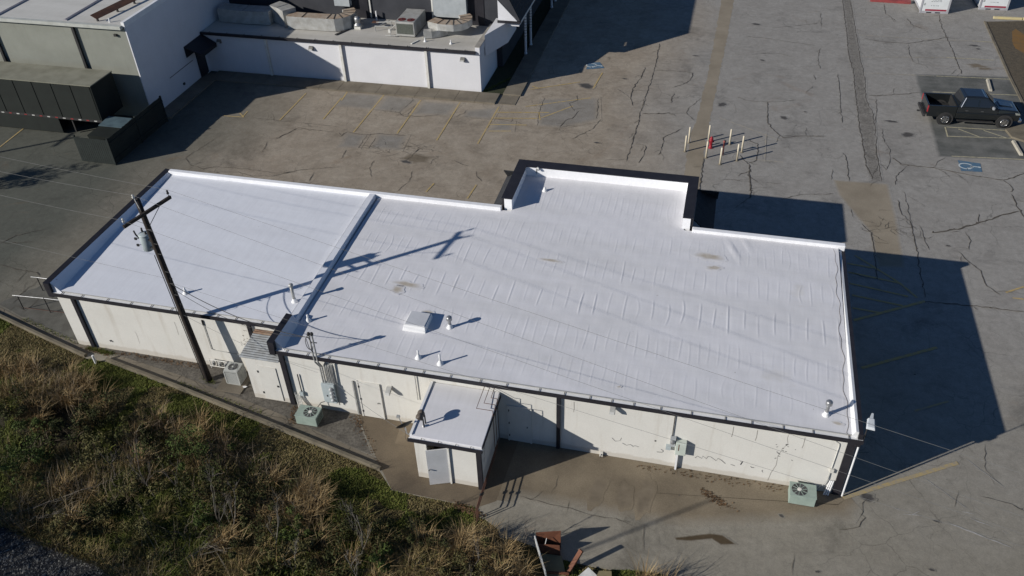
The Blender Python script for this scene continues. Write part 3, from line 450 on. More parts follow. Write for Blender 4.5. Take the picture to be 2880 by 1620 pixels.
# the bank: falls from the kerb to a creek bed
def ybound(x): return np.interp(x, EX, EY)
def bank_z(x, y):
    d = np.maximum(0, ybound(x)-y); s = np.clip((d-1.2)/6.5, 0, 1); z = -.06 - 1.15*s*s*(3-2*s)
    return z + .07*np.sin(1.7*x+.6*y)*np.sin(1.1*y-.4*x)*np.clip(d,0,1) + .04*np.sin(4.1*x+2.2*y)*np.clip(d,0,1)
gx = np.linspace(-60, 9, 230); tt = np.linspace(0, 1, 70)**1.15
XX = np.repeat(gx[:,None], 70, 1); YY = ybound(gx)[:,None]+.05 - tt[None,:]*24; ZZ = bank_z(XX, YY)
V = np.stack([XX,YY,ZZ],-1).reshape(-1,3); idx = np.arange(230*70).reshape(230,70)
F = np.stack([idx[:-1,:-1],idx[:-1,1:],idx[1:,1:],idx[1:,:-1]],-1).reshape(-1,4)
soil = M('leaf_littered_soil', (.055,.045,.024), (.026,.022,.013), .95, .9, fine=.45, fsc=9, bump=.6, bsc=8)
bank = structure(nmesh('grass_bank', V, F, soil))
# creek bed of pale gravel over dark silt
silt = M('dark_creek_silt', (.012,.013,.015), (.022,.022,.022), .7, 2., bump=.4, bsc=6)
cpts = [(-60,15.9),(-29,15.6),(-25.8,15.55),(-23.7,15.25),(-21.3,15.0),(-19.4,14.3),(-18.7,13.6),(-18.6,12.2),(-19.5,9),(-60,4)]
structure(MB().sheet(cpts, -1.12).build('creek_bed', silt))
# ---------------------------------------------------------------- the white-roofed shop building
B = thing('shop_building', 'long low cream building with a white membrane roof and black trim', 'building', (-11, 29.5, 0))
WY, LY = 23.62, 25.12
def zr(y): return 3.50 + .029*(y-23.5)
MB().box(-16.8, WY, -.3, 6.8, 35.3, 3.42).build('wall', wall_cream, B)
MB().box(-28.95, LY, -.3, -16.82, 35.3, 3.42).build('wall', wall_cream, B)
MB().box(-9.5, 35.3, -.3, -.5, 39.0, 3.6).build('wall', wall_cream, B)
# right membrane: one rolled sheet with wrinkles as real relief
def roof_sheet(name, x0, x1, y0, y1, nx, ny, relief, mat, keep=None):
    xs = np.linspace(x0, x1, nx); ys = np.linspace(y0, y1, ny); X, Y = np.meshgrid(xs, ys, indexing='ij')
    Z = zr(Y) + relief(X, Y); V = np.stack([X,Y,Z],-1).reshape(-1,3); idx = np.arange(nx*ny).reshape(nx,ny)
    F = np.stack([idx[:-1,:-1],idx[1:,:-1],idx[1:,1:],idx[:-1,1:]],-1).reshape(-1,4)
    if keep is not None:
        c = V[F].mean(1); F = F[keep(c[:,0], c[:,1])]
    V = V - np.array([B.location.x, B.location.y, B.location.z])
    o = nmesh(name, V, F, mat, None, B); o.data.polygons.foreach_set('use_smooth', [True]*len(o.data.polygons)); return o
rg = np.random.default_rng(3)
def wrinkles(X, Y):
    H = np.zeros_like(X)
    for (ya, yb, dx, A, wd, jit) in ((23.9,25.6,.46,.0034,.030,.15),(25.9,27.6,.43,.0050,.030,.12),(28.1,30.0,.64,.0080,.036,.22),(30.5,32.3,.45,.0058,.030,.15),(32.7,34.6,.40,.0042,.028,.12),(35.4,37.9,.33,.0036,.034,.12)):
        x = -16.2
        while x < 6.3:
            x += dx*rg.uniform(.88,1.12); L = (yb-ya)*rg.uniform(.65,1.0); yc = rg.uniform(ya+L/2, yb-L/2+.001); a = A*rg.uniform(.45,1.3)
            if A > .006 and -13 < x < 2: a *= rg.uniform(.8,1.35)
            sk = rg.uniform(-.03,.03); cu = rg.uniform(-.03,.03) if rg.random() < .8 else rg.uniform(-.15,.15); u = (Y-yc)/(L/2)
            m_ = (np.abs(X-x) < .6) & (np.abs(u) < 1.25)
            if not m_.any(): continue
            xx = X[m_]-x-sk*u[m_]-cu*u[m_]**2; win = np.clip(1.15-np.abs(u[m_])**3, 0, 1)
            H[m_] += a*win*(np.exp(-(xx/wd)**2) - .3*np.exp(-((xx-.07)/.05)**2))
    # lap seams along the length of each sheet, drifting slightly
    for ys in (25.75, 27.8, 30.2, 32.45, 34.75):
        yy = ys + .05*np.sin(X*.9+ys) + .03*np.sin(X*2.7); H += .0018/(1+np.exp(-(Y-yy)/.03)) - .0009
    H += .0035*np.sin(X*.7+1.3*np.sin(Y*.8))*np.sin(Y*1.1+.5*X) + .0025*np.sin(X*5.1+Y*1.7)*np.sin(Y*3.9-X*.8)
    # crumpled membrane where the raised front meets the roof
    k = np.exp(-((X-2.0)/.5)**2-((Y-34.2)/.8)**2); H += .05*k*np.clip(np.sin(X*7+Y*3),0,1)*.5
    return H
roof_sheet('roof_membrane', -16.45, 6.6, 23.52, 38.62, 900, 300, wrinkles, roof_white, lambda x, y: (y < 35.2) | ((x > -9.3) & (x < -.6)))
roof_sheet('roof_membrane', -28.6, -17.05, 25.0, 35.2, 150, 130, lambda X, Y: .004*np.sin(X*.8+Y)*np.sin(Y*.9-.3*X)+.0012*np.sin(X*6.1+np.sin(Y*3)*2)*np.sin(Y*5.3+X), roof_left)
curb_white = membrane('parapet_membrane', (.84,.84,.85), (.78,.78,.79), .1)
# parapets
MB().box(-28.8,35.08,3.2,-9.8,35.36,4.04).build('parapet', curb_white, B, bevel=.03)
MB().box(-.2,35.08,3.2,6.9,35.36,4.00).build('parapet', curb_white, B, bevel=.03)
MB().yprism([(-29.12,3.2),(-28.84,3.2),(-28.84,3.98),(-29.12,4.02)], 24.85, 35.36).build('fascia', black, B)
MB().yprism([(-28.838,3.42),(-28.35,3.42),(-28.838,3.97)], 24.98, 35.07).build('cant_strip', roof_left, B)
MB().add([(-17.16,25.22,3.4),(-16.46,25.22,3.4),(-16.60,25.22,zr(25.22)+.20),(-16.90,25.22,zr(25.22)+.20),(-17.16,35.07,3.4),(-16.46,35.07,3.4),(-16.60,35.07,zr(35.07)+.20),(-16.90,35.07,zr(35.07)+.20)], [(0,1,2,3),(7,6,5,4),(1,5,6,2),(2,6,7,3),(3,7,4,0),(0,4,5,1)]).build('divider_parapet', roof_left, B)
MB().yprism([(-17.0,3.26),(-16.74,3.26),(-16.72,3.94),(-17.0,3.97)], 23.30, 25.215).build('fascia', black, B)
MB().yprism([(-16.738,3.42),(-16.35,3.42),(-16.72,3.92)], 23.50, 25.215).build('cant_strip', roof_white, B)
MB().yprism([(6.52,3.42),(6.76,3.42),(6.76,3.73),(6.66,3.75)], 23.5, 35.07).build('edge_flashing', white_metal, B)
MB().box(6.763,23.4,3.05,6.92,35.36,3.72).build('fascia', black, B)
# raised parapet over the entrance: white inside, black coping outside
for nm, a in (('wall',(-9.66,35.3,3.5,-9.27,38.60,4.47)),('wall',(-9.66,38.602,3.5,-.33,39.1,4.47)),('wall',(-.70,35.3,3.5,-.33,38.60,4.47))): MB().box(*a).build('parapet', curb_white, B)
cp = MB().box(-9.80,35.28,4.473,-9.24,38.56,4.52).box(-9.80,38.562,4.473,-.20,39.22,4.52).box(-.72,35.28,4.473,-.20,38.56,4.52).build('coping', black, B)
MB().box(-9.80,35.37,3.3,-9.662,39.1,4.471).box(-9.80,39.102,3.3,-.20,39.22,4.471).box(-.328,35.37,3.3,-.20,39.1,4.471).build('fascia', black, B)
shingle = M('dark_shingle', (.060,.062,.068), (.040,.042,.047), .9, 4, fine=.4, fsc=18, bump=.4)
for i in range(6):      # mansard skirt, course by course
    t0, t1 = i/6, (i+1)/6
    xa, xb = -9.82-.95*t0, -9.82-.95*t1-.02; za, zb = 3.72-1.0*t0, 3.72-1.0*t1
    MB().hexa([(xb,36.4,zb-.05),(xa,36.4,za-.08),(xa,39.3+.9*t0,za-.08),(xb,39.3+.9*t1,zb-.05)], [(xb,36.4,zb+.03),(xa,36.4,za),(xa,39.3+.9*t0,za),(xb,39.3+.9*t1,zb+.03)]).build('shingle_course', shingle, B)
    xa, xb = -.18+1.0*t0, -.18+1.0*t1+.02
    MB().hexa([(xa,36.4,za-.08),(xb,36.4,zb-.05),(xb,39.3+.9*t1,zb-.05),(xa,39.3+.9*t0,za-.08)], [(xa,36.4,za),(xb,36.4,zb+.03),(xb,39.3+.9*t1,zb+.03),(xa,39.3+.9*t0,za)]).build('shingle_course', shingle, B)
    MB().hexa([(-10.7,39.26+.95*t1,zb-.05),(.9,39.26+.95*t1,zb-.05),(.9,39.26+.95*t0,za-.08),(-10.7,39.26+.95*t0,za-.08)], [(-10.7,39.26+.95*t1,zb+.03),(.9,39.26+.95*t1,zb+.03),(.9,39.26+.95*t0,za),(-10.7,39.26+.95*t0,za)]).build('shingle_course', shingle, B)
# gutters: black trough, pale lining, a strap every metre
def gutter(x0, x1, y, z):
    g = MB().box(x0,y-.29,z-.20,x1,y-.265,z).box(x0,y-.265,z-.20,x1,y-.02,z-.18).box(x0,y-.265,z-.18,x0+.02,y-.1,z).box(x1-.02,y-.265,z-.18,x1,y-.1,z).build('gutter', black, B)
    MB().box(x0+.03,y-.262,z-.178,x1-.03,y-.06,z-.02).build('gutter_lining', white_metal, g)
    MB().box(x0+.03,y-.11,z+.012,x1-.03,y-.075,z+.045).build('drip_edge', conduit, g)
    x = x0+.7
    while x < x1-.2:
        MB().box(x,y-.285,z+.001,x+.025,y-.03,z+.014).build('gutter_strap', dark_metal, g); x += random.uniform(.8,1.35)
gutter(-29.05,-17.02,LY,3.47); gutter(-16.95,6.98,WY,3.47)
def downspout(x, y, z1, wd=.16, mat=black, name='downspout', zb=.05):
    MB().box(x-wd/2,y-.12,zb,x+wd/2,y-.005,z1).build(name, mat, B)
downspout(-28.03, LY, 3.28, .18); downspout(-18.95, LY, 3.28, .17); downspout(-16.66, WY, 3.28, .22); downspout(-4.52, WY, 3.28, .15)
MB().box(6.52,23.55,0,6.83,WY-.003,3.34).build('corner_panel', black, B)
MB().tube([(6.9,23.5,.06),(6.9,23.5,3.15)], .035, 8).build('corner_pipe', white_metal, B)
# doors in the rear wall
cream_door = M('cream_door', (.65,.635,.59), (.61,.595,.55), .55, 3, fine=.05)
def door(x0, x1, y, h, mat, z0=0.02):
    d = MB().box(x0,y-.045,z0,x1,y-.004,h).build('door', mat, B)
    fr = MB().box(x0-.07,y-.065,0,x0-.004,y-.003,h+.07).box(x1+.004,y-.065,0,x1+.07,y-.003,h+.07).box(x0-.004,y-.065,h+.004,x1+.004,y-.003,h+.07).build('door_frame', cream_door, d)
    MB().lathe((x1-.12,y-.05,1.0), [(.03,-.06),(.035,-.03),(.015,-.025),(.015,0)], 10, 'y').build('door_knob', steel, d)
    for z in (.3,1.05,1.8): MB().box(x0-.02,y-.075,z,x0+.02,y-.046,z+.1).build('hinge', dark_metal, d)
door(-13.28,-12.36,WY,2.08,cream_door); door(-6.62,-5.72,WY,2.05,cream_door)
# marks sprayed and scuffed on the wall
spray = M('black_spray_paint', (.045,.045,.05), (.09,.09,.09), .8, 9)
def wallmark(pts, wd, y=WY-.006, name='graffiti_mark', mat=spray):
    s = MB(); k = len(pts); b = 0
    for i,(x,z) in enumerate(pts):
        a = pts[max(i-1,0)]; c = pts[min(i+1,k-1)]; dx, dz = c[0]-a[0], c[1]-a[1]; L = math.hypot(dx,dz) or 1; h = wd/2*random.uniform(.6,1.2)
        s.v += [(x-dz/L*h, y, z+dx/L*h), (x+dz/L*h, y, z-dx/L*h)]
    s.f = [(2*i,2*i+1,2*i+3,2*i+2) for i in range(k-1)]; s.build(name, mat, B)
zs = -.19
wallmark([(1.10,.95+zs),(1.14,.98+zs),(1.18,1.07+zs),(1.37,.97+zs),(1.39,1.12+zs),(1.55,1.0+zs),(1.60,1.15+zs),(1.71,1.15+zs),(1.94,.97+zs),(1.99,1.13+zs),(2.13,1.06+zs),(2.31,.89+zs)], .028)
wallmark([(2.52,.88+zs),(2.60,.88+zs),(2.69,.85+zs)], .03); wallmark([(2.86,1.17+zs),(2.95,1.19+zs),(2.89,.97+zs)], .045); wallmark([(3.28,.97+zs),(3.33,.92+zs),(3.43,.93+zs)], .03)
wallmark([(3.78,.87+zs),(3.74,.81+zs),(3.80,.74+zs)], .03); wallmark([(-.28,1.13+zs),(-.17,1.04+zs),(-.22,.95+zs),(-.43,.92+zs)], .03); wallmark([(-.57,1.56+zs),(-.50,1.57+zs)], .09)
wallmark([(-2.29,1.33+zs),(-2.15,1.16+zs),(-1.96,1.23+zs),(-1.9,1.42+zs)], .025); wallmark([(-1.85,1.12+zs),(-1.68,1.02+zs),(-1.52,1.11+zs),(-1.41,1.02+zs),(-1.33,1.08+zs),(-1.17,1.04+zs)], .028)
for _ in range(16): x = 4.35+random.gauss(0,.22); z = 2.15+random.gauss(0,.28)+zs; wallmark([(x,z),(x+random.uniform(.03,.10),z+random.uniform(-.05,.05))], .03)
crk = M('wall_crack', (.25,.23,.20), (.34,.31,.27), .9, 5)
wallmark([(4.4,3.1),(4.38,2.7),(4.45,2.4),(4.30,2.1),(4.2,1.6),(4.22,1.1),(4.1,.6),(4.05,.1)], .014, name='wall_crack', mat=crk)
for x in (2.35,3.25,5.0,-3.9): wallmark([(x,2.9),(x+.01,2.5),(x-.01,2.3)], .02, name='wall_crack', mat=crk)
for x, z in ((-28.2,2.6),(-22.9,2.2),(-25.3,1.2)): wallmark([(x,z+.3),(x+.02,z),(x-.01,z-.5)], .012, LY-.006, 'wall_crack', crk)
wallmark([(-27.0,.55),(-26.9,.60),(-26.82,.52)], .10, LY-.006)
for _ in range(12): wallmark([(-19.35+random.gauss(0,.12),2.9-random.random()*1.6)]*1+[(-19.3+random.gauss(0,.12),2.85-random.random()*1.6)], .025, LY-.006, 'scuff_mark', crk) if False else None
for _ in range(14): x = -19.45+random.gauss(0,.12); z = random.uniform(1.6,3.1); wallmark([(x,z),(x+.05,z-.04)], .04, LY-.006, 'scuff_mark', crk)
# loose cable along the right roof edge
cab = [(6.42+.05*math.sin(y*2.1)+.035*math.sin(y*5.3), y, zr(y)+.008) for y in np.linspace(35.0, 23.6, 90)]
tag(MB().tube(cab+[(6.5,23.45,3.5)], .006, 5).build('roof_cable', M('brown_cable', (.17,.125,.085), None, .7)), 'thin brown cable snaking along the right edge of the white roof', 'cable')

# soil left by standing water on the membrane
roof_soil = fade(M('roof_soil', (.46,.41,.34), (.55,.51,.45), .62, 4), 'membrane')
for cx_, cy_, ra, rb in ((-12.92,28.15,.42,.30),(-11.05,26.95,.30,.16),(-12.6,28.6,.8,.25),(.75,33.3,.75,.35),(1.0,32.5,.4,.2),(6.05,24.0,.28,.10),(-6.5,31.6,.7,.12),(-2.2,24.2,.12,.06)):
    q = MB().blob(0,0,ra,rb,0,20,.3).v; n_ = len(q); s_ = MB(); s_.v = [(cx_+p[0],cy_+p[1],zr(cy_+p[1])+.014) for p in q]+[(cx_+p[0]*.25,cy_+p[1]*.25,zr(cy_+p[1]*.25)+.014) for p in q]
    s_.f = [tuple(range(n_,2*n_))]+[(i,(i+1)%n_,n_+(i+1)%n_,n_+i) for i in range(n_)]; o_ = s_.build('soil_stain', roof_soil, B); a_ = o_.data.attributes.new('cover','FLOAT','POINT'); a_.data.foreach_set('value', [0.]*n_+[1.]*n_)
# roof penetrations
def vent(x, y, h, r, kind, label):
    z = zr(y); t = thing('roof_vent', label, 'vent', (x,y,z), 0, 'vents on the white roof')
    MB().lathe((0,0,-.02), [(.16,0),(.13,.05),(.085,.12),(r+.018,.19),(r+.012,.21)], 14).build('flashing_boot', white_metal, t, True, False)
    if kind == 'pipe': MB().lathe((0,0,0), [(r,.1),(r,h),(r*.8,h+.005)], 12).build('pipe', white_metal, t, True, False)
    if kind == 'cap':
        MB().lathe((0,0,0), [(r,.1),(r,h)], 14).build('pipe', steel, t, True, False)
        MB().lathe((0,0,h), [(r*1.2,-.12),(r*1.9,-.08),(r*1.9,.05),(r*1.4,.09),(r*.4,.11)], 14).build('rain_cap', steel, t, True, False)
    if kind == 'tall':
        MB().lathe((0,0,0), [(r,.1),(r,h)], 12).build('pipe', galv, t, True, False); MB().lathe((0,0,h), [(r*1.5,-.06),(r*1.5,.03),(r*.6,.06)], 12).build('rain_cap', galv, t, True, False)
    if kind == 'goose': MB().tube([(0,0,.1),(0,0,.42),(.04,-.04,.52),(.12,-.12,.54),(.17,-.17,.44)], r, 10).build('pipe', galv, t, True, False)
vent(-22.5,26.0,.32,.045,'pipe','short white vent pipe alone on the left roof beside the utility pole')
vent(-17.25,26.45,.95,.07,'tall','tall grey vent stack standing against the parapet that divides the roofs')
vent(-16.08,25.35,.36,.045,'pipe','small white vent pipe at the near left corner of the right roof')
vent(-9.83,26.2,.52,.068,'cap','steel vent with a round cap beside the square roof hatch')
vent(-10.58,24.15,.42,.04,'pipe','left of the two white vent pipes close to the rear gutter')
vent(-9.58,24.0,.52,.04,'pipe','right and taller of the two white vent pipes close to the rear gutter')
vent(5.66,24.35,.66,.068,'cap','steel vent with a round cap at the far right corner of the roof')
vent(-7.98,37.3,.22,.05,'pipe','stubby white vent inside the raised front parapet at the shadow edge')
vent(-8.7,38.65,.4,.07,'goose','gooseneck vent in the shaded corner inside the raised front parapet')
ht = thing('roof_hatch', 'square white roof hatch with a slightly sunken lid', 'hatch', (-11.25,26.15,zr(26.15)))
MB().hexa([(-.56,-.55,-.05),(.50,-.55,-.05),(.50,.55,-.05),(-.56,.55,-.05)], [(-.48,-.48,.27),(.48,-.48,.27),(.48,.48,.27),(-.48,.48,.27)]).build('curb', white_metal, ht, world=False, bevel=.02)
MB().box(-.44,-.44,.27,.44,.44,.30).build('lid', M('hatch_lid', (.62,.63,.65), (.55,.56,.58), .5), ht, world=False, bevel=.01)

# ---------------------------------------------------------------- pump shed against the rear wall
S = thing('utility_shed', 'small cream lean-to shed with white roof and its door ajar', 'shed', (-8.48,22.2,0))
X0, X1, Y0, Y1 = -9.82, -7.08, 20.88, 23.58
MB().box(X0,Y0,0,-9.30,Y0+.12,2.48).build('wall', wall_cream, S); MB().box(-8.40,Y0,0,X1,Y0+.12,2.48).build('wall', wall_cream, S)
MB().box(-9.298,Y0,2.12,-8.402,Y0+.12,2.48).build('lintel', wall_cream, S)
MB().box(X0,Y0+.122,0,X0+.12,Y1,2.5).build('wall', wall_cream, S); MB().box(X1-.12,Y0+.122,0,X1,Y1,2.5).build('wall', wall_cream, S)
MB().hexa([(-9.9,20.74,2.52),(-6.96,20.74,2.52),(-6.96,23.6,2.62),(-9.9,23.6,2.62)], [(-9.9,20.74,2.64),(-6.96,20.74,2.64),(-6.96,23.6,2.80),(-9.9,23.6,2.80)]).build('roof', roof_white, S, bevel=.02)
MB().beam((-9.86,20.78,2.67),(-9.86,23.58,2.83),.10,.05).build('roof_edge', white_metal, S)
sg = MB().box(-9.95,20.60,2.42,-6.92,20.63,2.60).box(-9.95,20.63,2.42,-6.92,20.735,2.44).build('gutter', black, S)
MB().box(-9.93,20.632,2.442,-6.94,20.735,2.55).build('gutter_lining', white_metal, sg)
for x in (-9.4,-8.7,-8.0,-7.4): MB().box(x,20.605,2.602,x+.02,20.80,2.61).build('gutter_strap', dark_metal, sg)
MB().box(-7.24,20.76,0,-7.04,20.872,2.42).build('downspout', black, S)
MB().box(-6.955,20.76,2.50,-6.93,23.6,2.66).build('fascia', black, S)
ang = R_(-159.5); dv = Vector((math.cos(ang), math.sin(ang), 0))
dl = MB().beam((-8.41,20.86,1.07),(-8.41+.88*dv.x,20.86+.88*dv.y,1.07),.045,2.06).build('door', M('shed_door', (.70,.70,.70), (.62,.62,.62), .6), S)
hx, hy = -8.41+.80*dv.x, 20.86+.80*dv.y
MB().lathe((hx,hy-.03,1.0), [(.035,-.07),(.035,-.03),(.015,-.02),(.015,0)], 10, 'y').build('door_knob', steel, dl)
MB().box(-8.43,20.80,0,-8.36,20.876,2.14).build('door_frame', white_old, S)
MB().box(-9.345,20.84,0,-9.30,20.876,2.14).build('door_frame', white_old, S)
for i, z in enumerate((1.2,1.5,1.75)): # scribbles on the shaded side
    s = MB(); s.add([(X1+.004,21.2+.1*i,z),(X1+.004,21.24+.1*i,z),(X1+.004,21.30+.1*i,z+.22),(X1+.004,21.26+.1*i,z+.22)], [(0,1,2,3)]); s.build('graffiti_mark', spray, S)

# metal-roofed closet in the notch
K = thing('metal_roof_closet', 'cream closet under a weathered corrugated metal roof in the wall notch', 'closet', (-17.7,24.3,0))
MB().box(-18.60,23.62,0,-16.85,LY-.02,2.66).build('wall', wall_cream, K)
corr = M('weathered_corrugated_iron', (.34,.36,.37), (.22,.22,.21), .5, 2.2, metal=.3); crust = M('rusty_corrugated_iron', (.30,.22,.16), (.22,.12,.07), .8, 3)
n = 13; y0, y1 = 23.42, LY-.03
for i in range(n):
    ya, yb = y0+(y1-y0)*i/n, y0+(y1-y0)*(i+1)/n; za = 2.70+.18*(i/n); zb = 2.70+.18*((i+1)/n); ym = (ya+yb)/2
    s = MB(); s.xprism([(ya,za-.012),(ym,za+.03),(yb-.006,zb-.012),(yb-.006,zb-.03),(ya,za-.03)], -18.68+.1*random.random()*.3, -16.80)
    s.build('roof_sheet', crust if i >= n-2 else corr, K)
cd = MB().box(-18.05,23.585,.08,-17.15,23.612,2.1).build('door', cream_door, K)
for z in (.4,1.7): MB().box(-18.09,23.572,z,-18.02,23.584,z+.12).build('hinge', dark_metal, cd)
MB().box(-17.28,23.565,.95,-17.2,23.584,1.05).build('latch', dark_metal, cd)
# ---------------------------------------------------------------- condensers
def condenser_tall(loc):
    t = thing('air_conditioner', 'tall grey louvred air conditioner on a slab beside the utility pole', 'air conditioner', loc, 0, 'air conditioners along the rear wall')
    MB().box(-.29,-.27,.05,.29,.27,.76).build('coil_core', dark_metal, t, world=False)
    MB().box(-.34,-.31,0,.34,.31,.05).build('base_pan', beige_unit, t, world=False)
    top = MB(); n = 24; ring_o = []
    s = MB(); s.v = [(-.34,-.31,.84),(.34,-.31,.84),(.34,.31,.84),(-.34,.31,.84)]
    k = 4
    for i in range(n): a = 2*math.pi*i/n-math.pi*.75; s.v.append((.24*math.cos(a), .24*math.sin(a), .86))
    for q in range(4):
        for i in range(n//4): a = 4+(q*n//4+i)%n; b = 4+(q*n//4+i+1)%n; s.f.append((q,a,b)[::-1] if False else (q,b,a)[::-1])
        s.f.append((q,(q+1)%4,4+((q+1)*n//4)%n))
    s.build('top_panel', beige_unit, t, world=False); MB().box(-.34,-.31,.765,.34,.31,.80).build('top_rim', beige_unit, t, world=False)
    MB().lathe((0,0,.81), [(.235,0),(.235,.02)], 24).build('fan_well', dark_metal, t, world=False)
    f = MB()
    for i in range(16): a = 2*math.pi*i/16; f.beam((.05*math.cos(a),.05*math.sin(a),.862),(.235*math.cos(a),.235*math.sin(a),.866),.008,.008)
    for r in (.10,.15,.20): f.tube([(r*math.cos(q),r*math.sin(q),.866) for q in np.linspace(0,2*math.pi,20)], .005, 4)
    f.build('fan_guard', steel, t, world=False); MB().lathe((0,0,.85), [(.06,0),(.05,.03),(.02,.04)], 12).build('fan_hub', beige_unit, t, world=False)
    for i in range(10):
        z = .09+.067*i; MB().box(-.345,-.315,z,.345,-.29,z+.03).box(-.345,.29,z,.345,.315,z+.03).box(.32,-.29,z,.345,.29,z+.03).box(-.345,-.29,z,-.32,.29,z+.03).build('louvre', beige_unit, t, world=False)
    for x in (-.33,.33):
        for y in (-.30,.30): MB().cbox(x,y,.05,.05,.05,.73).build('corner_post', beige_unit, t, world=False)
condenser_tall((-19.92,24.40,.06))
MB().box(-20.6,23.62,-.02,-19.35,24.9,.06).build('equipment_slab', concrete, lot)
def condenser_low(loc, rz, label, off):
    t = thing('air_conditioner', label, 'air conditioner', loc, rz, 'air conditioners along the rear wall')
    MB().box(-.49,-.33,.04,.49,.33,.52).build('cabinet', green_unit, t, world=False, bevel=.012)
    MB().box(-.505,-.345,.522,.505,.345,.56).build('top_panel', green_unit, t, world=False, bevel=.008)
    MB().box(-.46,-.30,0,.46,.30,.04).build('base_pan', dark_metal, t, world=False)
    MB().lathe((off,0,.545), [(.30,0),(.30,.018)], 28).build('fan_well', dark_metal, t, world=False)
    f = MB()
    for i in range(10): a = 2*math.pi*i/10+.2; f.beam((off+.07*math.cos(a),.07*math.sin(a),.568),(off+.29*math.cos(a),.29*math.sin(a),.568),.022,.01)
    f.build('fan_guard', green_unit, t, world=False)
    f = MB()
    for r in (.14,.19,.24,.29): f.tube([(off+r*math.cos(q),r*math.sin(q),.568) for q in np.linspace(0,2*math.pi,24)], .004, 4)
    f.build('guard_ring', steel, t, world=False)
    MB().lathe((off,0,.565), [(.085,0),(.08,.02),(.02,.025)], 16).build('fan_hub', white_old, t, world=False)
    for i in range(6): z = .10+.06*i; MB().box(.49,-.28,z,.497,.28,z+.025).build('side_louvre', dark_metal, t, world=False)
    MB().box(-.46,-.335,.10,-.16,-.331,.46).build('access_panel', green_unit, t, world=False)
condenser_low((-15.52,22.80,.02), 0, 'low green air conditioner below the bank of electric meters', .10)
condenser_low((5.33,23.03,.02), 0, 'low green air conditioner at the right end of the rear wall', -.14)

# ---------------------------------------------------------------- electrical gear on the rear wall
E = thing('electric_meter_bank', 'grey electric meter panel with four round meters and rising conduits', 'electric panel', (-14.65,23.5,.75))
MB().box(-14.96,23.38,.72,-14.36,WY-.005,1.84).build('cabinet', grey_box, E, bevel=.015)
for i in range(4):
    z = 1.62-.22*i; m_ = MB().lathe((-14.50,23.375,z), [(.085,0),(.085,-.03),(.075,-.09),(.04,-.12)], 14, 'y').build('meter', M('meter_glass', (.55,.56,.56), (.25,.26,.27), .25, 8, spec=.6), E)
    MB().lathe((-14.50,23.376,z), [(.10,.002),(.10,-.015)], 14, 'y').build('meter_ring', steel, m_)
MB().box(-14.78,23.372,1.1,-14.72,23.379,1.2).build('latch', dark_metal, E)
for x, b, zt in ((-14.88,-14.96,4.72),(-14.78,-14.82,4.74)):
    c = MB().tube([(x,23.5,1.84),(x,23.5,2.8),(b,23.36,3.15),(b,23.34,3.5),(b,23.36,zt)], .038, 10).build('service_mast', conduit, E)
    MB().lathe((b,23.36,zt), [(.06,-.05),(.08,0),(.06,.08),(.02,.11)], 12).build('weatherhead', dark_metal, c)
for i, (x, zt) in enumerate(((-14.68,2.85),(-14.61,2.80),(-14.54,2.78),(-14.46,2.86))): MB().tube([(x,23.52,1.84),(x,23.52,zt),(x+.04,23.58,zt+.12)], .024, 8).build('conduit', conduit, E)
MB().tube([(-14.40,23.5,1.84),(-14.36,23.5,3.0),(-14.25,23.5,3.16),(-14.12,23.5,3.18),(-10.66,23.55,3.12),(-10.60,23.56,3.05),(-10.60,23.56,1.62)], .022, 8).build('conduit', conduit, E)
MB().tube([(-14.33,23.5,.55),(-14.31,23.5,3.0),(-14.22,23.52,3.10)], .03, 8).build('conduit', conduit, E)
MB().tube([(-14.90,23.45,.72),(-15.2,23.45,.55),(-15.35,23.3,.35)], .018, 6).build('whip', dark_metal, E)
MB().beam((-15.02,23.45,4.2),(-14.72,23.45,4.2),.03,.03).build('mast_brace', dark_metal, E)
lp = [(-15.02+.13*math.cos(q), 23.3, 4.25+.34*math.sin(q)) for q in np.linspace(0,5.8,20)]
MB().tube(lp, .014, 6).build('cable_loop', dark_metal, E); MB().tube([(-14.96,23.34,4.78),(-15.1,23.32,4.5),(-15.04,23.3,4.0),(-14.92,23.3,3.75),(-14.86,23.32,4.1)], .014, 6).build('cable_loop', dark_metal, E)
MB().beam((-16.1,23.56,2.0),(-16.1,23.56,.9),.035,.035,(0,1,0)).build('conduit', dark_metal, E)
MB().box(-16.18,23.5,.72,-16.02,WY-.004,.95).build('disconnect_box', grey_box, E)
for i in range(4): x = -16.42+.07*i; MB().tube([(x,23.5,.85-.1*(i%2)),(x+.03,23.48,.5),(x+.12,23.35,.08)], .02, 6).build('refrigerant_line', white_old, E)
MB().beam((-13.52,23.57,.05),(-13.52,23.57,2.12),.06,.05,(0,1,0)).build('conduit', conduit, E)
def floodlight(x, y, z, label, rx=.0):
    t = thing('wall_floodlight', label, 'wall light', (x,y,z), 0, 'floodlights on the rear wall')
    MB().box(-.10,-.05,-.04,.10,0,.12).build('backplate', white_old, t, world=False)
    MB().hexa([(-.11,-.34,-.16),(.11,-.34,-.16),(.11,-.06,-.05),(-.11,-.06,-.05)], [(-.11,-.30,-.02),(.11,-.30,-.02),(.11,-.06,.09),(-.11,-.06,.09)]).build('lamp_head', conduit, t, world=False, bevel=.01)
    MB().hexa([(-.09,-.352,-.15),(.09,-.352,-.15),(.09,-.342,-.155),(-.09,-.342,-.155)], [(-.09,-.322,-.04),(.09,-.322,-.04),(.09,-.312,-.04),(-.09,-.312,-.04)]).build('lens', M('lamp_glass', (.6,.6,.58), (.5,.5,.48), .15, spec=.6), t, world=False)
floodlight(-11.84, WY, 2.05, 'pale floodlight on the cream wall right of the meter panel')
floodlight(-2.32, WY, 3.02, 'small dark floodlight under the eave right of the shed')
E2 = thing('breaker_box', 'pale grey-green breaker box with a meter and white pipe on the cream wall', 'electric box', (.45,23.5,1.1))
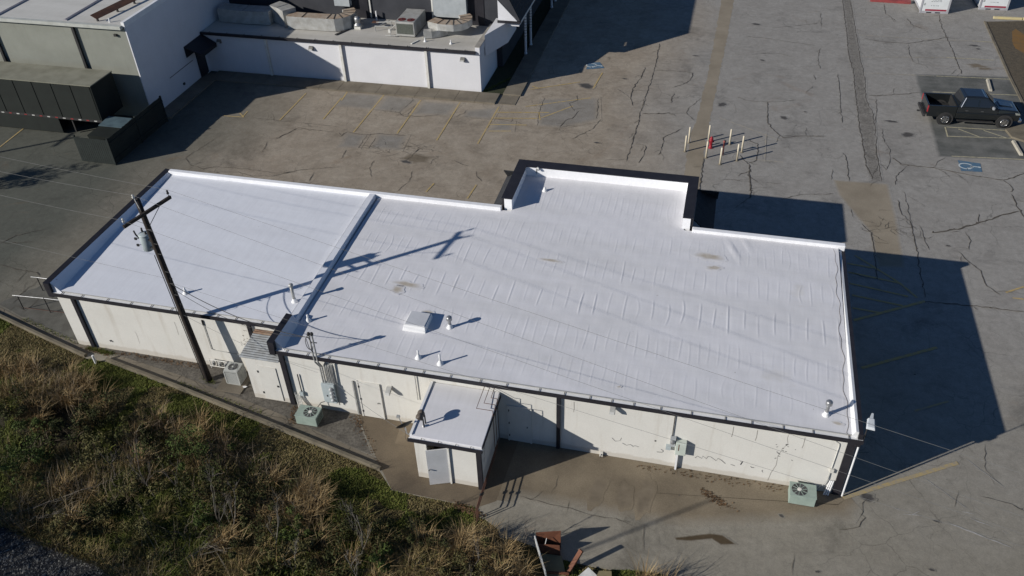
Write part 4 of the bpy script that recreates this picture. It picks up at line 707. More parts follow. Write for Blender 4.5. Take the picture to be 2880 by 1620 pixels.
MB().box(.28,23.36,1.03,.70,WY-.004,1.72).build('cabinet', M('pale_green_box', (.55,.60,.54), (.48,.53,.47), .5, 3), E2, bevel=.02)
MB().box(.39,23.352,1.3,.42,23.361,1.66).build('handle', M('red_brown_handle', (.16,.06,.04), None, .6), E2)
MB().box(.04,23.44,1.38,.26,WY-.004,1.86).build('meter_base', M('grey_meter_base', (.42,.44,.45), (.36,.38,.39), .5), E2)
MB().lathe((.15,23.437,1.70), [(.09,0),(.09,-.05),(.07,-.10),(.02,-.12)], 14, 'y').build('meter', steel, E2)
MB().box(-.10,23.50,1.08,.10,WY-.004,1.30).build('junction_box', grey_box, E2)
MB().box(.345,23.46,.0,.42,23.56,1.02).build('riser_pipe', white_metal, E2)
MB().tube([(.10,23.58,1.87),(.11,23.58,3.28)], .018, 6).build('conduit', dark_metal, E2)
E3 = thing('corner_conduit', 'pale conduit run and small box at the right end of the cream wall', 'conduit', (6.3,23.55,.2))
MB().tube([(3.9,23.59,2.92),(5.4,23.59,2.98),(6.1,23.59,2.97),(6.24,23.59,2.88),(6.26,23.59,2.75),(6.24,23.59,1.45)], .018, 8).build('conduit', white_old, E3)
MB().box(6.19,23.52,1.25,6.34,WY-.004,1.45).build('junction_box', white_old, E3)
MB().tube([(6.24,23.59,1.24),(6.22,23.56,.7),(6.0,23.5,.3)], .02, 8).build('whip', conduit, E3)
for i in range(3): MB().tube([(6.33+.06*i,23.56,.78),(6.28+.07*i,23.52,.45),(6.20+.08*i,23.42,.05)], .028, 8).build('refrigerant_line', white_metal, E3)
def hose_tap(x): 
    t = thing('hose_bib', 'small white hose tap low on the cream wall', 'tap', (x,WY,.0)); MB().box(-.07,-.12,.0,.07,-.004,.22).build('housing', white_old, t, world=False, bevel=.01); MB().tube([(0,-.1,.16),(0,-.2,.14),(0,-.22,.06)], .02, 8).build('spout', dark_metal, t, world=False)
hose_tap(-2.68)
W1 = thing('wall_pipe', 'thin grey pipe with an elbow on the left section wall', 'pipe', (-21.2,LY,0))
MB().tube([(-21.35,LY-.03,2.75),(-21.35,LY-.03,1.15),(-21.2,LY-.03,1.08),(-19.4,LY-.04,1.05)], .016, 6).build('pipe', conduit, W1)
MB().tube([(-21.35,LY-.03,2.9),(-21.35,LY-.03,2.6)], .04, 8).build('fitting', dark_metal, W1)
RK = thing('meter_rack', 'low white pipe rack of small gas meters behind the utility pole', 'meter rack', (-20.9,24.95,0))
for z in (.15,.55): MB().tube([(-21.6,24.95,z),(-20.2,24.95,z)], .025, 8).build('rail', white_old, RK)
for i in range(4): MB().lathe((-21.35+.33*i,24.93,.26), [(.02,0),(.09,.02),(.09,.2),(.02,.22)], 10).build('meter', conduit, RK)
for x in (-21.55,-20.25): MB().tube([(x,24.95,0),(x,24.95,.6)], .02, 8).build('post', white_old, RK)

# gas pipes over the shed and along its side
for i, (xm, yb, z, zl, sx) in enumerate(((-7.60,22.34,3.02,.42,0),(-7.38,22.68,3.02,.56,.0),(-7.18,23.02,3.02,.70,.0))):
    xr = -6.93
    path = [(xm,WY-.01,z),(xm,yb,z),(xr,yb,z),(xr,yb,z-.05),(xr,yb,zl+.05),(xr,yb-.05,zl),(xr+.02,19.75,zl),(xr+.02,19.55-.1*i,zl-.02),(xr+.04,19.45-.12*i,-.05)]
    g = MB().tube(path[:5], .014, 8).tube(path[4:7], .020, 8).build('gas_pipe', M('rusty_pipe', (.13,.065,.042), (.075,.038,.028), .75, 6))
    MB().tube(path[6:], .021, 8).build('pipe_elbow', M('rusty_pipe', (.13,.065,.042)), g)
    MB().lathe((xr+.01,20.3-.15*i,zl), [(.045,-.05),(.045,.05)], 8, 'y').build('valve', dark_metal, g)
    tag(g, ('lowest','middle','uppermost')[i]+' of three rusty gas pipes running along the shed side', 'pipe', 'gas pipes beside the shed')

# twin floodlight and satellite dish on the shed
TL = thing('twin_floodlight', 'pair of brown bullet floodlights on a short mast on the shed roof', 'floodlight', (-9.46,21.30,2.65))
MB().lathe((0,0,0), [(.10,0),(.06,.05),(.03,.10)], 12).build('mount', white_metal, TL, True, False)
for s_, y in ((0,-.06),(1,.14)):
    MB().tube([(0,y,.02),(-.0,y,.48)], .03, 8).build('mast', dark_metal, TL, True, False)
    h = MB(); a0 = Vector((-.02,y,.45)); d = Vector((-.45,-.1,.72)).normalized()
    prof = [(0,.05),(.06,.09),(.16,.13),(.26,.14),(.30,.10),(.31,.02)]
    pts = [a0+d*q for q,_ in prof]; base = len(h.v); u = d.cross(Vector((0,1,0))).normalized(); v_ = d.cross(u)
    for (q, r), p in zip(prof, pts):
        for j in range(12): tq = 2*math.pi*j/12; h.v.append(tuple(p+u*r*math.cos(tq)+v_*r*math.sin(tq)))
    for i in range(5):
        for j in range(12): a = i*12+j; b = i*12+(j+1)%12; h.f.append((a,b,b+12,a+12))
    h.f.append(tuple(range(60,72))); h.build('lamp_head', M('bronze_lamp', (.13,.105,.085), (.09,.075,.06), .5, 5), TL, True, False)
DS = thing('satellite_dish', 'dark satellite dish on an arm off the shed left side', 'satellite dish', (-10.15,21.1,2.2))
c = Vector((-10.22,21.16,2.62)); nrm = Vector((-.55,.60,.45)).normalized(); u = nrm.cross(Vector((0,0,1))).normalized(); v_ = nrm.cross(u)
h = MB(); K_ = 5; n = 20
for i in range(K_+1):
    r = i/K_
    for j in range(n): q = 2*math.pi*j/n; h.v.append(tuple(c+u*.36*r*math.cos(q)+v_*.28*r*math.sin(q)+nrm*.09*r*r))
for i in range(K_):
    for j in range(n): a = i*n+j; b = i*n+(j+1)%n; h.f.append((a,b,b+n,a+n))
h.build('reflector', dark_metal, DS, True)
lnb = c+nrm*.42-Vector((.12,0,.0)); MB().tube([c-v_*.0+Vector((0,0,-.26)), lnb], .016, 6).build('feed_arm', steel, DS); MB().cbox(lnb.x,lnb.y,lnb.z-.05,.13,.10,.10).build('receiver', conduit, DS)
MB().tube([c-nrm*.03, c-nrm*.08+Vector((.03,-.08,-.18)), (-9.84,20.95,2.3)], .02, 8).build('mount_arm', steel, DS)
MB().tube([c+Vector((0,0,-.2)),(-10.2,20.95,2.2),(-10.1,20.9,2.05),(-9.85,20.9,2.35)], .008, 5).build('cable', dark_metal, DS)
# corner area light
CL = thing('corner_area_light', 'pale grey area light on a pipe at the right rear roof corner', 'area light', (6.95,23.5,3.3))
MB().tube([(6.97,23.45,3.25),(6.97,23.45,4.45),(6.99,23.42,4.52)], .022, 8).build('pole', dark_metal, CL)
MB().hexa([(6.80,23.02,4.44),(7.12,22.98,4.44),(7.14,23.46,4.50),(6.86,23.48,4.50)], [(6.83,23.06,4.54),(7.09,23.02,4.54),(7.10,23.44,4.60),(6.90,23.46,4.60)]).build('lamp_head', M('pale_lamp_housing', (.60,.63,.65), (.5,.53,.55), .5), CL, bevel=.02)
MB().hexa([(6.93,23.46,4.50),(7.07,23.46,4.50),(7.10,23.70,4.55),(7.02,23.72,4.55)], [(6.94,23.46,4.58),(7.06,23.46,4.58),(7.09,23.70,4.60),(7.03,23.72,4.60)]).build('bracket', M('pale_lamp_housing', (.6,.63,.65)), CL)

# ---------------------------------------------------------------- utility pole, transformer and lines
UP = thing('utility_pole', 'dark wooden utility pole with one crossarm leaning over the left roof', 'utility pole', (-21.25,24.16,0))
PB, PT = Vector((-21.25,24.16,-.2)), Vector((-22.05,24.57,9.65))
def onpole(z): return PB+(PT-PB)*((z+.2)/9.85)
MB().tube([PB+(PT-PB)*k/8 for k in range(9)], .160, 12, .112).build('pole', wood_pole, UP, True)
A_, Bq = Vector((-22.14,23.32,9.17)), Vector((-21.50,25.70,9.17))
mid = onpole(9.17); off = Vector((.17,-.05,0)); arm = MB().beam(A_+off, Bq+off, .10,.13).build('crossarm', wood_pole, UP)
for e in (.24,.76):
    p = A_.lerp(Bq,e)+off; MB().beam(p-Vector((0,0,.06)), onpole(8.45)+Vector((.14,-.02,0)), .03,.012).build('brace', dark_metal, UP)
for e in (.03,.97):
    p = A_.lerp(Bq,e)+off; MB().lathe(tuple(p+Vector((0,0,.06))), [(.012,0),(.012,.12),(.05,.13),(.055,.18),(.03,.22),(.05,.26),(.03,.30)], 10).build('insulator', white_old if e<.5 else dark_metal, UP, True)
MB().tube([PT-Vector((-.1,.1,.6)), PT+Vector((-.02,-.12,.15))], .02, 6).build('pin', white_old, UP); MB().lathe(tuple(PT+Vector((-.03,-.13,.12))), [(.05,0),(.055,.05),(.03,.09),(.05,.13),(.02,.17)], 10).build('insulator', white_old, UP, True)
for z in (8.3,7.6,7.1,6.2,5.6,5.0): p = onpole(z); MB().tube([p+Vector((.05,-.1,0)), p+Vector((.26,-.14,.02))], .012, 6).build('step_bolt', dark_metal, UP)
MB().tube([onpole(z)+Vector((-.15,-.10,0)) for z in (7.0,6.0,5.0,4.0,3.0,1.5,0.2)], .018, 6).build('ground_wire', dark_metal, UP)
for z, r in ((5.75,.15),(5.1,.12),(4.4,.14)):
    p = onpole(z); MB().tube([p+Vector((.18+.03*math.sin(q*3),-.08+r*.4*math.cos(q),r*math.sin(q))) for q in np.linspace(0,6.0,14)], .010, 5).build('cable_coil', dark_metal, UP)
TR = thing('pole_transformer', 'grey cylindrical transformer hung on the utility pole', 'transformer', (-22.50,24.78,6.95))
MB().lathe((0,0,0), [(.02,-.02),(.20,0),(.24,.03),(.24,.72),(.22,.74)], 24).build('tank', M('transformer_grey', (.40,.45,.46), (.34,.39,.40), .45, 3, fine=.06), TR, True, False)
MB().lathe((0,0,.76), [(.255,-.01),(.255,.02),(.20,.06),(.04,.08)], 24).build('lid', M('transformer_grey', (.40,.45,.46)), TR, True, False)
for x, y, z, h in ((-.10,.06,.82,.22),(.12,-.04,.82,.12)): MB().lathe((x,y,z), [(.03,-.02),(.05,.02),(.03,.05),(.05,.09),(.03,h*.6),(.045,h*.8),(.02,h)], 10).build('bushing', dark_metal, TR, True, False)
MB().tube([(-.22,-.10,.60),(-.30,-.14,.80),(-.36,-.12,.98)], .035, 8).build('fuse_cutout', dark_metal, TR, True, False)
for z in (.22,.55): MB().cbox(-.36,-.16,z,.10,.06,.10).build('lug', dark_metal, TR, world=False); MB().tube([(-.24,-.1,z+.05),(-.36,-.15,z+.05)], .012, 6).build('lug_arm', dark_metal, TR, world=False)
for z in (.20,.58): MB().beam((.20,-.08,z),(.60,-.26,z),.08,.07).build('bracket', dark_metal, TR, world=False)
wire_m = M('bare_aluminium_wire', (.17,.17,.165), None, .6, 4, fine=0); cable_m = M('black_cable', (.035,.033,.032), None, .6, 4)
def span(p, q, sag, r, label, mat=wire_m, n=26):
    p = Vector(p); q = Vector(q); pts = [p.lerp(q, i/n)-Vector((0,0,sag*4*(i/n)*(1-i/n))) for i in range(n+1)]
    tag(MB().tube(pts, r, 5).build('overhead_line', mat), label, 'wire', 'lines on the utility pole')
up3 = Vector((0,0,.32))
span((-50.94, 29.87, 9.94),(-21.33, 25.65, 9.5),0.375,0.005,'line from the far end of the crossarm running off to the left')
span((-46.3, 27.61, 10.12),(-22.08, 24.44, 9.9),0.375,0.005,'line from the pole top pin running off to the left')
span((-44.83, 26.7, 9.72),(-21.97, 23.27, 9.5),0.375,0.005,'line from the near end of the crossarm running off to the left')
span((-49.58, 26.31, 7.62),(-21.75, 24.4, 5.75),0.225,0.005,'low cable from mid-pole running off to the left')
span((-21.33, 25.65, 9.5),(33.65, 10.95, 9.67),0.3,0.0048,'line from the far end of the crossarm crossing above the roof to the right')
span((-22.08, 24.44, 9.9),(34.17, 11.79, 6.69),0.3,0.0048,'line from the pole top crossing above the roof to the right')
span((-21.97, 23.27, 9.5),(34.1, 12.61, 5.9),0.3,0.0048,'line from the near end of the crossarm crossing above the rear gutter')
span((-21.7, 24.35, 5.6),(33.91, 11.85, 7.9),0.3,0.0048,'lowest cable from mid-pole passing before the rear wall')
dr = [(-21.62,24.32,5.55),(-14.98,23.34,4.55)]
span(dr[0], dr[1], .45, .016, 'thick black service cable from the pole to the weatherheads', cable_m)
span((-21.66,24.34,5.3), (-14.84,23.36,4.60), .75, .010, 'thin black cable sagging from the pole to the service mast', cable_m)
span((-21.5,24.25,3.9), (-14.9,23.3,2.6), .25, .006, 'thin telephone line from the pole to the meter panel', wire_m)
span((-14.8,23.3,2.75), (-9.8,20.9,2.35), .2, .007, 'thin line from the meter panel to the shed corner', wire_m)

# ---------------------------------------------------------------- grey building with a white side wall, upper left
GB = thing('grey_warehouse', 'tall grey-green block building with pale flat roof and white side wall', 'building', (-52,58,0))
MB().box(-80,47.55,-.3,-38.83,95,6.75).build('wall', wall_grey, GB)
MB().box(-38.828,47.52,-.3,-38.75,95,7.02).build('side_wall', wall_white, GB)
MB().box(-80,47.6,6.752,-38.98,95,6.80).build('roof', roof_grey, GB)
MB().box(-38.97,47.5,6.70,-38.74,95,7.05).build('parapet', white_metal, GB)
MB().box(-80,47.25,6.60,-38.95,47.56,6.83).build('gutter', M('pale_gutter', (.50,.51,.47), (.40,.41,.37), .6, 2), GB)
for x in (-43.45,-48.9,-54.3,-59.8):
    MB().yprism([(x-.17,6.78),(x+.17,6.78),(x+.13,6.86),(x,6.9),(x-.13,6.86)], 47.7, 94).build('roof_batten', M('roof_seam', (.33,.32,.34), (.25,.24,.26), .8), GB)
for x in (-42.85,-49.5): MB().box(x-.09,47.38,.1,x+.09,47.52,6.58).build('downspout', dark_metal, GB)
MB().box(-39.75,47.40,6.05,-39.55,47.55,6.2).build('wall_lamp', dark_metal, GB)
MB().box(-38.75,50.5,1.72,-38.72,53.7,1.75).build('wall_conduit', dark_metal, GB); MB().box(-38.75,51.8,.58,-38.66,51.98,.74).build('wall_box', dark_metal, GB)
rb = thing('rusty_beam', 'long rusty metal sheet lying on the pale grey roof', 'metal sheet', (-40.8,49.8,6.8))
MB().hexa([(-41.45,47.85,7.22),(-40.95,47.75,7.02),(-40.25,51.9,7.02),(-40.85,51.9,7.22)], [(-41.45,47.85,7.25),(-40.95,47.75,7.05),(-40.25,51.9,7.05),(-40.85,51.9,7.25)]).build('sheet', M('rust_sheet', (.16,.075,.045), (.10,.055,.04), .85, 2), rb)
for y in (48.0,49.8,51.4): MB().cbox(-41.1+.18*(y-48),y,6.8,.1,.12,.22).build('support', dark_metal, rb)
tag(MB().lathe((-40.15,47.95,6.8), [(.06,0),(.05,.25),(.03,.3)], 8).build('vent_pipe', white_metal), 'tiny white vent pipe at the front edge of the grey roof', 'vent')
AW = thing('door_awning', 'black sloping awning over the door in the inner corner', 'awning', (-38.2,54.4,0))
MB().hexa([(-38.74,53.05,2.95),(-37.6,53.3,2.35),(-37.6,55.55,2.35),(-38.74,55.6,2.95)], [(-38.74,53.05,3.05),(-37.6,53.3,2.45),(-37.6,55.55,2.45),(-38.74,55.6,3.05)]).build('canopy', black, AW)
MB().box(-38.74,53.05,2.2,-38.70,55.6,2.94).build('side_panel', black, AW); MB().hexa([(-37.66,53.3,2.15),(-37.6,53.3,2.15),(-37.6,55.55,2.15),(-37.66,55.55,2.15)], [(-37.66,53.3,2.36),(-37.6,53.3,2.36),(-37.6,55.55,2.36),(-37.66,55.55,2.36)]).build('valance', black, AW)
MB().box(-38.74,54.2,.12,-38.68,55.3,2.14).build('door', M('black_door', (.03,.03,.035), None, .5), AW)

# ---------------------------------------------------------------- white annex with roof plant
AN = thing('white_annex', 'low white annex with a stained flat roof and black gutter', 'building', (-27.5,58,0))
MB().box(-38.74,55.67,-.3,-16.64,60.38,3.12).build('wall', wall_white, AN)
MB().box(-38.72,55.6,3.122,-16.95,60.38,3.20).build('roof', roof_old, AN)
MB().box(-16.93,55.62,3.0,-16.60,60.0,3.52).build('parapet', wall_white, AN); MB().box(-16.96,55.60,3.522,-16.57,60.0,3.57).build('coping', M('dusty_coping', (.34,.32,.28), (.27,.25,.22), .8), AN)
ga = MB().box(-38.72,55.44,3.05,-16.90,55.60,3.24).build('gutter', black, AN)
x = -38
while x < -17: MB().box(x,55.43,3.242,x+.05,55.7,3.262).build('gutter_strap', dark_metal, ga); x += 1.45
for x in (-33.4,-27.3,-20.65): MB().box(x-.09,55.50,.12,x+.09,55.665,3.04).build('downspout', white_old, AN)
for x in (-37.35,-29.72,-17.9):
    t = thing('wall_pack_light', {-37.35:'wall light on the shaded white annex wall beside the black awning', -29.72:'wall light at the shadow edge on the white annex wall', -17.9:'wall light near the sunlit right corner of the white annex'}[x], 'wall light', (x,55.66,2.45), 0, 'wall lights on the annex')
    MB().hexa([(-.18,-.22,0),(.18,-.22,0),(.18,-.005,-.05),(-.18,-.005,-.05)], [(-.16,-.10,.22),(.16,-.10,.22),(.16,-.005,.25),(-.16,-.005,.25)]).build('housing', M('bronze_housing', (.17,.165,.15), (.12,.115,.1), .5), t, world=False)
    MB().box(-.13,-.225,.01,.13,-.205,.10).build('lens', M('lamp_glass', (.6,.6,.58)), t, world=False)
# hall behind: charcoal wall, steep shingled mansard on the lot side
HA = thing('charcoal_hall', 'charcoal hall with steep dark mansard and white columned porch', 'building', (-28,80,0))
MB().box(-38.74,60.4,-.3,-16.2,100,7.3).build('wall', wall_dark, HA)
for a, b in ((-28.0,-26.8),(-18.6,-17.5)): MB().box(a,60.36,3.2,b,60.398,7.2).build('recess_panel', black, HA)
for x in (-26.6,-21.55): MB().box(x-.05,60.30,3.3,x+.05,60.395,7.2).build('downspout', white_old, HA)
for i in range(12):
    t0, t1 = i/12, (i+1)/12; za, zb = 7.35-3.3*t0, 7.35-3.3*t1; xa, xb = -16.2+1.65*t0, -16.2+1.65*t1+.03
    MB().hexa([(xa,59.62,za-.12),(xb,59.62,zb-.06),(xb,100,zb-.06),(xa,100,za-.12)], [(xa,59.62,za),(xb,59.62,zb+.04),(xb,100,zb+.04),(xa,100,za)]).build('shingle_course', shingle, HA)
MB().yprism([(-16.2,4.06),(-14.75,4.06),(-16.2,5.55)], 59.52, 59.615).build('gable_cheek', wall_white, HA)
MB().yprism([(-16.2,5.6),(-16.28,7.3),(-16.2,7.35),(-14.55,4.1),(-14.7,4.07)], 59.54, 59.60).build('cheek_trim', wall_dark, HA)
MB().box(-16.25,59.46,3.88,-14.55,59.7,4.04).build('trim', black, HA)
MB().box(-14.62,59.72,3.88,-14.50,100,4.02).build('eave', white_old, HA)
MB().prism([(-16.58,57.0),(-15.55,59.75),(-15.55,62.4),(-16.58,62.4)],2.30,3.86).build('porch_beam', wall_white, HA)  # near end shaped as a slant turned from the sun, so it stays shaded
MB().box(-16.2,59.72,3.6,-14.66,100,3.86).build('soffit', wall_white, HA)
for y in (62.9,64.7,73.1,74.7,83):
    c_ = MB().lathe((-14.95,y,0.1), [(.13,0),(.13,.1),(.10,.14),(.10,3.5)], 12).build('column', white_metal, HA)
    for k in range(9): MB().lathe((-14.95,y,1.6+.22*k), [(.112,0),(.112,.03)], 12).build('column_band', dark_metal, c_)
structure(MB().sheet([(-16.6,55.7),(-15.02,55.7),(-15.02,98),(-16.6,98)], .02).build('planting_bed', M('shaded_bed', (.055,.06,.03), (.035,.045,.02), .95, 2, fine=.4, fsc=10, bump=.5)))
# roof plant
AC = thing('rooftop_unit', 'boxy rooftop air unit with two round red fans on the annex', 'rooftop unit', (-22.7,58.6,3.2))
MB().box(-23.45,57.25,3.28,-22.0,59.95,4.35).build('cabinet', galv, AC, bevel=.02)
MB().box(-23.36,57.235,3.45,-22.09,57.248,4.22).build('coil', M('coil_fins', (.13,.14,.12), (.09,.10,.085), .6, 9, fine=.3), AC)
MB().box(-23.40,57.35,3.2,-22.05,59.85,3.28).build('curb', dark_metal, AC)
for x in (-23.07,-22.38):
    f_ = MB().lathe((x,57.75,4.352), [(.29,0),(.29,.02)], 20).build('fan_opening', M('red_fan', (.16,.03,.03), (.08,.02,.02), .6, 6), AC)
    MB().lathe((x,57.75,4.352), [(.08,.02),(.06,.05)], 10).build('fan_hub', dark_metal, f_)
def duct(name, label, path, wd, ht, z0, mat=galv, top=None, riser=None):
    t = thing(name, label, 'duct', (path[0][0],path[0][1],z0), 0, 'sheet metal ducts on the annex roof')
    k = len(path); L_, R2 = [], []
    for i in range(k):
        a = path[max(i-1,0)]; b = path[min(i+1,k-1)]; dx, dy = b[0]-a[0], b[1]-a[1]; l = math.hypot(dx,dy)
        L_.append((path[i][0]-dy/l*wd/2, path[i][1]+dx/l*wd/2)); R2.append((path[i][0]+dy/l*wd/2, path[i][1]-dx/l*wd/2))
    for i in range(k-1):
        s = MB().hexa([(*R2[i],z0),(*R2[i+1],z0),(*L_[i+1],z0),(*L_[i],z0)], [(*R2[i],z0+ht),(*R2[i+1],z0+ht),(*L_[i+1],z0+ht),(*L_[i],z0+ht)]); s.build('section', mat, t)
        q = MB().hexa([(*R2[i],z0+ht+.003),(*R2[i+1],z0+ht+.003),(*L_[i+1],z0+ht+.003),(*L_[i],z0+ht+.003)], [(*R2[i],z0+ht+.012),(*R2[i+1],z0+ht+.012),(*L_[i+1],z0+ht+.012),(*L_[i],z0+ht+.012)]); q.build('top_sheet', top or mat, t)
        if i: MB().beam((*R2[i],z0+ht+.02),(*L_[i],z0+ht+.02),.05,.04).build('seam', dark_metal if top else steel, t)
    if riser: MB().box(*riser).build('riser', M('pale_riser', (.50,.53,.54), (.42,.45,.46), .5, 2, metal=.2), t)
    return t
arc = [(-28.72+1.0*math.cos(q), 58.75+1.0*math.sin(q)) for q in np.linspace(-1.75,.9,7)]
duct('roof_duct', 'large bent duct with rusty top left of the round vent', [(-32.2,57.75),(-30.9,57.72)]+arc, .95, .95, 3.25, galv, duct_rust, (-29.35,59.9,4.22,-28.1,60.36,6.9))
arc = [(-19.45+.95*math.cos(q), 58.95+.95*math.sin(q)) for q in np.linspace(-1.75,.9,7)]
duct('roof_duct', 'bent duct with rusty top right of the two-fan unit', [(-21.0,58.35),(-20.2,58.05)]+arc, .90, .50, 3.75, galv, duct_rust, (-21.35,59.95,3.85,-18.75,60.36,6.9))
duct('roof_duct', 'low curved duct in front of the bent duct on the annex roof', [(-21.35,57.4),(-20.8,57.55),(-20.3,57.85),(-19.9,58.3)], .55, .5, 3.25)
duct('roof_duct', 'long shaded grey duct at the left end of the annex roof', [(-38.2,58.3),(-36.0,58.2),(-33.9,58.3)], 1.25, 1.0, 3.25)
duct('roof_duct', 'faceted joint of pale duct where the shadow ends on the annex', [(-33.9,58.9),(-33.0,58.5),(-32.2,57.9)], 1.1, 1.25, 3.25)
MV = thing('exhaust_fan', 'domed metal exhaust fan beside the bent duct', 'exhaust fan', (-26.9,58.35,3.2))
MB().box(-.26,-.26,0,.26,.26,.22).build('curb', white_old, MV, world=False); MB().lathe((0,0,.22), [(.25,0),(.34,.04),(.36,.10),(.26,.18),(.22,.22),(.25,.28),(.25,.55),(.20,.66),(.05,.72)], 18).build('dome', steel, MV, True, False)
tag(MB().beam((-27.55,57.95,3.23),(-28.1,56.75,3.23),.22,.06).build('loose_board', dark_metal), 'dark board lying on the annex roof below the domed fan', 'board')
tag(MB().beam((-21.6,56.8,3.24),(-21.9,56.1,3.24),.12,.06).build('loose_plank', white_old), 'short pale plank at the gutter below the two-fan unit', 'board')
PG = thing('roof_pipework', 'tangle of grey pipes and valves left of the two-fan unit', 'pipework', (-24.4,57.8,3.2))
for a, b in (((-25.4,58.0,3.2),(-25.4,58.0,3.6)),((-25.4,58.0,3.6),(-24.3,58.0,3.62)),((-25.5,58.6,3.65),(-24.2,58.4,3.85)),((-24.2,58.3,3.2),(-24.2,58.3,3.95)),((-24.2,58.3,3.95),(-23.5,58.2,3.95)),((-25.1,58.0,3.6),(-24.5,58.8,3.8)),((-24.0,57.4,3.2),(-23.9,57.5,3.7)),((-23.9,57.5,3.7),(-23.5,57.6,4.0)),((-24.3,57.2,3.25),(-23.5,57.15,3.3))): MB().tube([a,b], .035, 6).build('pipe', conduit, PG)
MB().cbox(-24.0,57.35,3.45,.18,.12,.25).build('valve_box', white_old, PG); MB().cbox(-25.6,58.7,3.6,.5,.3,.06).build('tray', M('rusty_pipe', (.13,.065,.042)), PG)
for x, y, l in ((-21.05,56.75,'small white vent at the left of two on the annex roof front'),(-19.05,56.65,'small white vent nearest the right parapet of the annex')):
    tag(MB().lathe((x,y,3.2), [(.12,0),(.06,.12),(.04,.15),(.04,.3)], 10).build('annex_vent', white_metal), l, 'vent', 'vents on the annex roof')
tag(MB().box(-26.1,60.0,3.2,-26.02,60.1,3.95).build('white_post', white_metal), 'short white post against the charcoal wall behind the domed fan', 'post')

# ---------------------------------------------------------------- trailer, fence, bins
gt = M('dark_green_trailer', (.014,.018,.015), (.010,.013,.011), .65, 1.2); TRL = thing('box_trailer', 'dark green box trailer parked along the grey building', 'trailer', (-48,45.4,0))
MB().box(-56,44.2,1.25,-40.2,46.6,3.86).build('body', gt, TRL); MB().box(-56.02,44.17,3.862,-40.17,46.63,3.92).build('roof', M('dusty_trailer_roof', (.26,.255,.20), (.19,.185,.14), .8, 1.), TRL)
MB().box(-56,44.175,1.22,-40.2,44.198,1.38).build('bottom_rail', dark_metal, TRL)
for i in range(11): MB().box(-40.3-1.5*i-.06,44.17,1.4,-40.3-1.5*i,44.199,3.85).build('side_post', gt, TRL)
rr = M('red_reflector', (.30,.04,.04), None, .4); rw = M('white_reflector', (.55,.55,.52), None, .4)
for i in range(14): MB().box(-40.6-.62*i-.22,44.16,1.27,-40.6-.62*i,44.174,1.34).build('reflector_tape', rr if i%2 else rw, TRL)
for x in (-47.2,-48.5,-54): 
    w_ = MB().lathe((x,44.6,.5), [(.2,-.1),(.5,-.1),(.5,.18),(.2,.18)], 20, 'y').build('wheel', M('tyre', (.02,.02,.02), None, .9), TRL); MB().lathe((x,44.46,.5), [(.2,0),(.2,.05)], 14, 'y').build('hub', steel, w_)
MB().box(-55,44.9,.9,-40.6,46,1.24).build('chassis', dark_metal, TRL); MB().box(-56,44.20,.12,-43.75,44.27,1.22).build('side_skirt', gt, TRL); MB().box(-43.0,44.5,.1,-42.9,44.6,1.2).build('landing_leg', dark_metal, TRL)
fg = M('dark_green_fence', (.024,.032,.029), (.016,.021,.019), .75, 1.5, fine=.25)
def fence(a, b, h, nm, label):
    t = thing(nm, label, 'fence', (*a,0), 0, 'bin enclosure fence'); d = Vector((b[0]-a[0],b[1]-a[1],0)); L = d.length; d /= L; n = int(L/.15)
    for i in range(n):
        p = Vector((*a,0))+d*(L*(i+.04)/n); q = Vector((*a,0))+d*(L*(i+.96)/n); hh = h+random.uniform(-.015,.015); MB().beam(p+Vector((0,0,hh/2+.03)), q+Vector((0,0,hh/2+.03)), .025, hh).build('board', fg, t)
    for k in range(max(2,int(L/2.4)+1)):
        p = Vector((*a,0))+d*(L*k/max(1,int(L/2.4))); MB().cbox(p.x,p.y+.09*(1 if abs(d.x)>.5 else 0),0,.1,.1,h+.1).build('post', fg, t)
    for z in (.4,h-.3): MB().beam(Vector((*a,z))+Vector((.05,.05,0)), Vector((*b,z))+Vector((.05,.05,0)), .05,.09).build('rail', fg, t)
fence((-40.1,41.12),(-37.60,41.08),1.78,'wooden_fence','dark green board fence panel facing the shop, front of the bin enclosure')
fence((-37.56,41.1),(-37.53,47.3),1.86,'wooden_fence','long dark green board fence on the right of the bin enclosure')
DU = thing('dumpster', 'dark metal dumpster with a blue-grey lid behind the board fence', 'dumpster', (-39.1,43.6,0))
MB().hexa([(-39.85,42.4,.12),(-38.35,42.4,.12),(-38.35,44.5,.12),(-39.85,44.5,.12)], [(-40.0,42.2,1.35),(-38.2,42.2,1.35),(-38.2,44.7,1.35),(-40.0,44.7,1.35)]).build('bin', gt, DU)
MB().hexa([(-40.02,43.5,1.37),(-38.2,43.5,1.37),(-38.2,44.72,1.45),(-40.02,44.72,1.45)], [(-40.02,43.5,1.41),(-38.2,43.5,1.41),(-38.2,44.72,1.49),(-40.02,44.72,1.49)]).build('lid', M('blue_lid', (.10,.15,.17), (.06,.09,.11), .5), DU)
for i in range(5): MB().box(-40.02+.02*i,42.3+.42*i,.4,-39.98+.02*i,42.36+.42*i,1.3).build('rib', gt, DU)
for y in (42.6,44.3): MB().beam((-39.9,y,.06),(-38.3,y,.06),.1,.12).build('skid', dark_metal, DU)

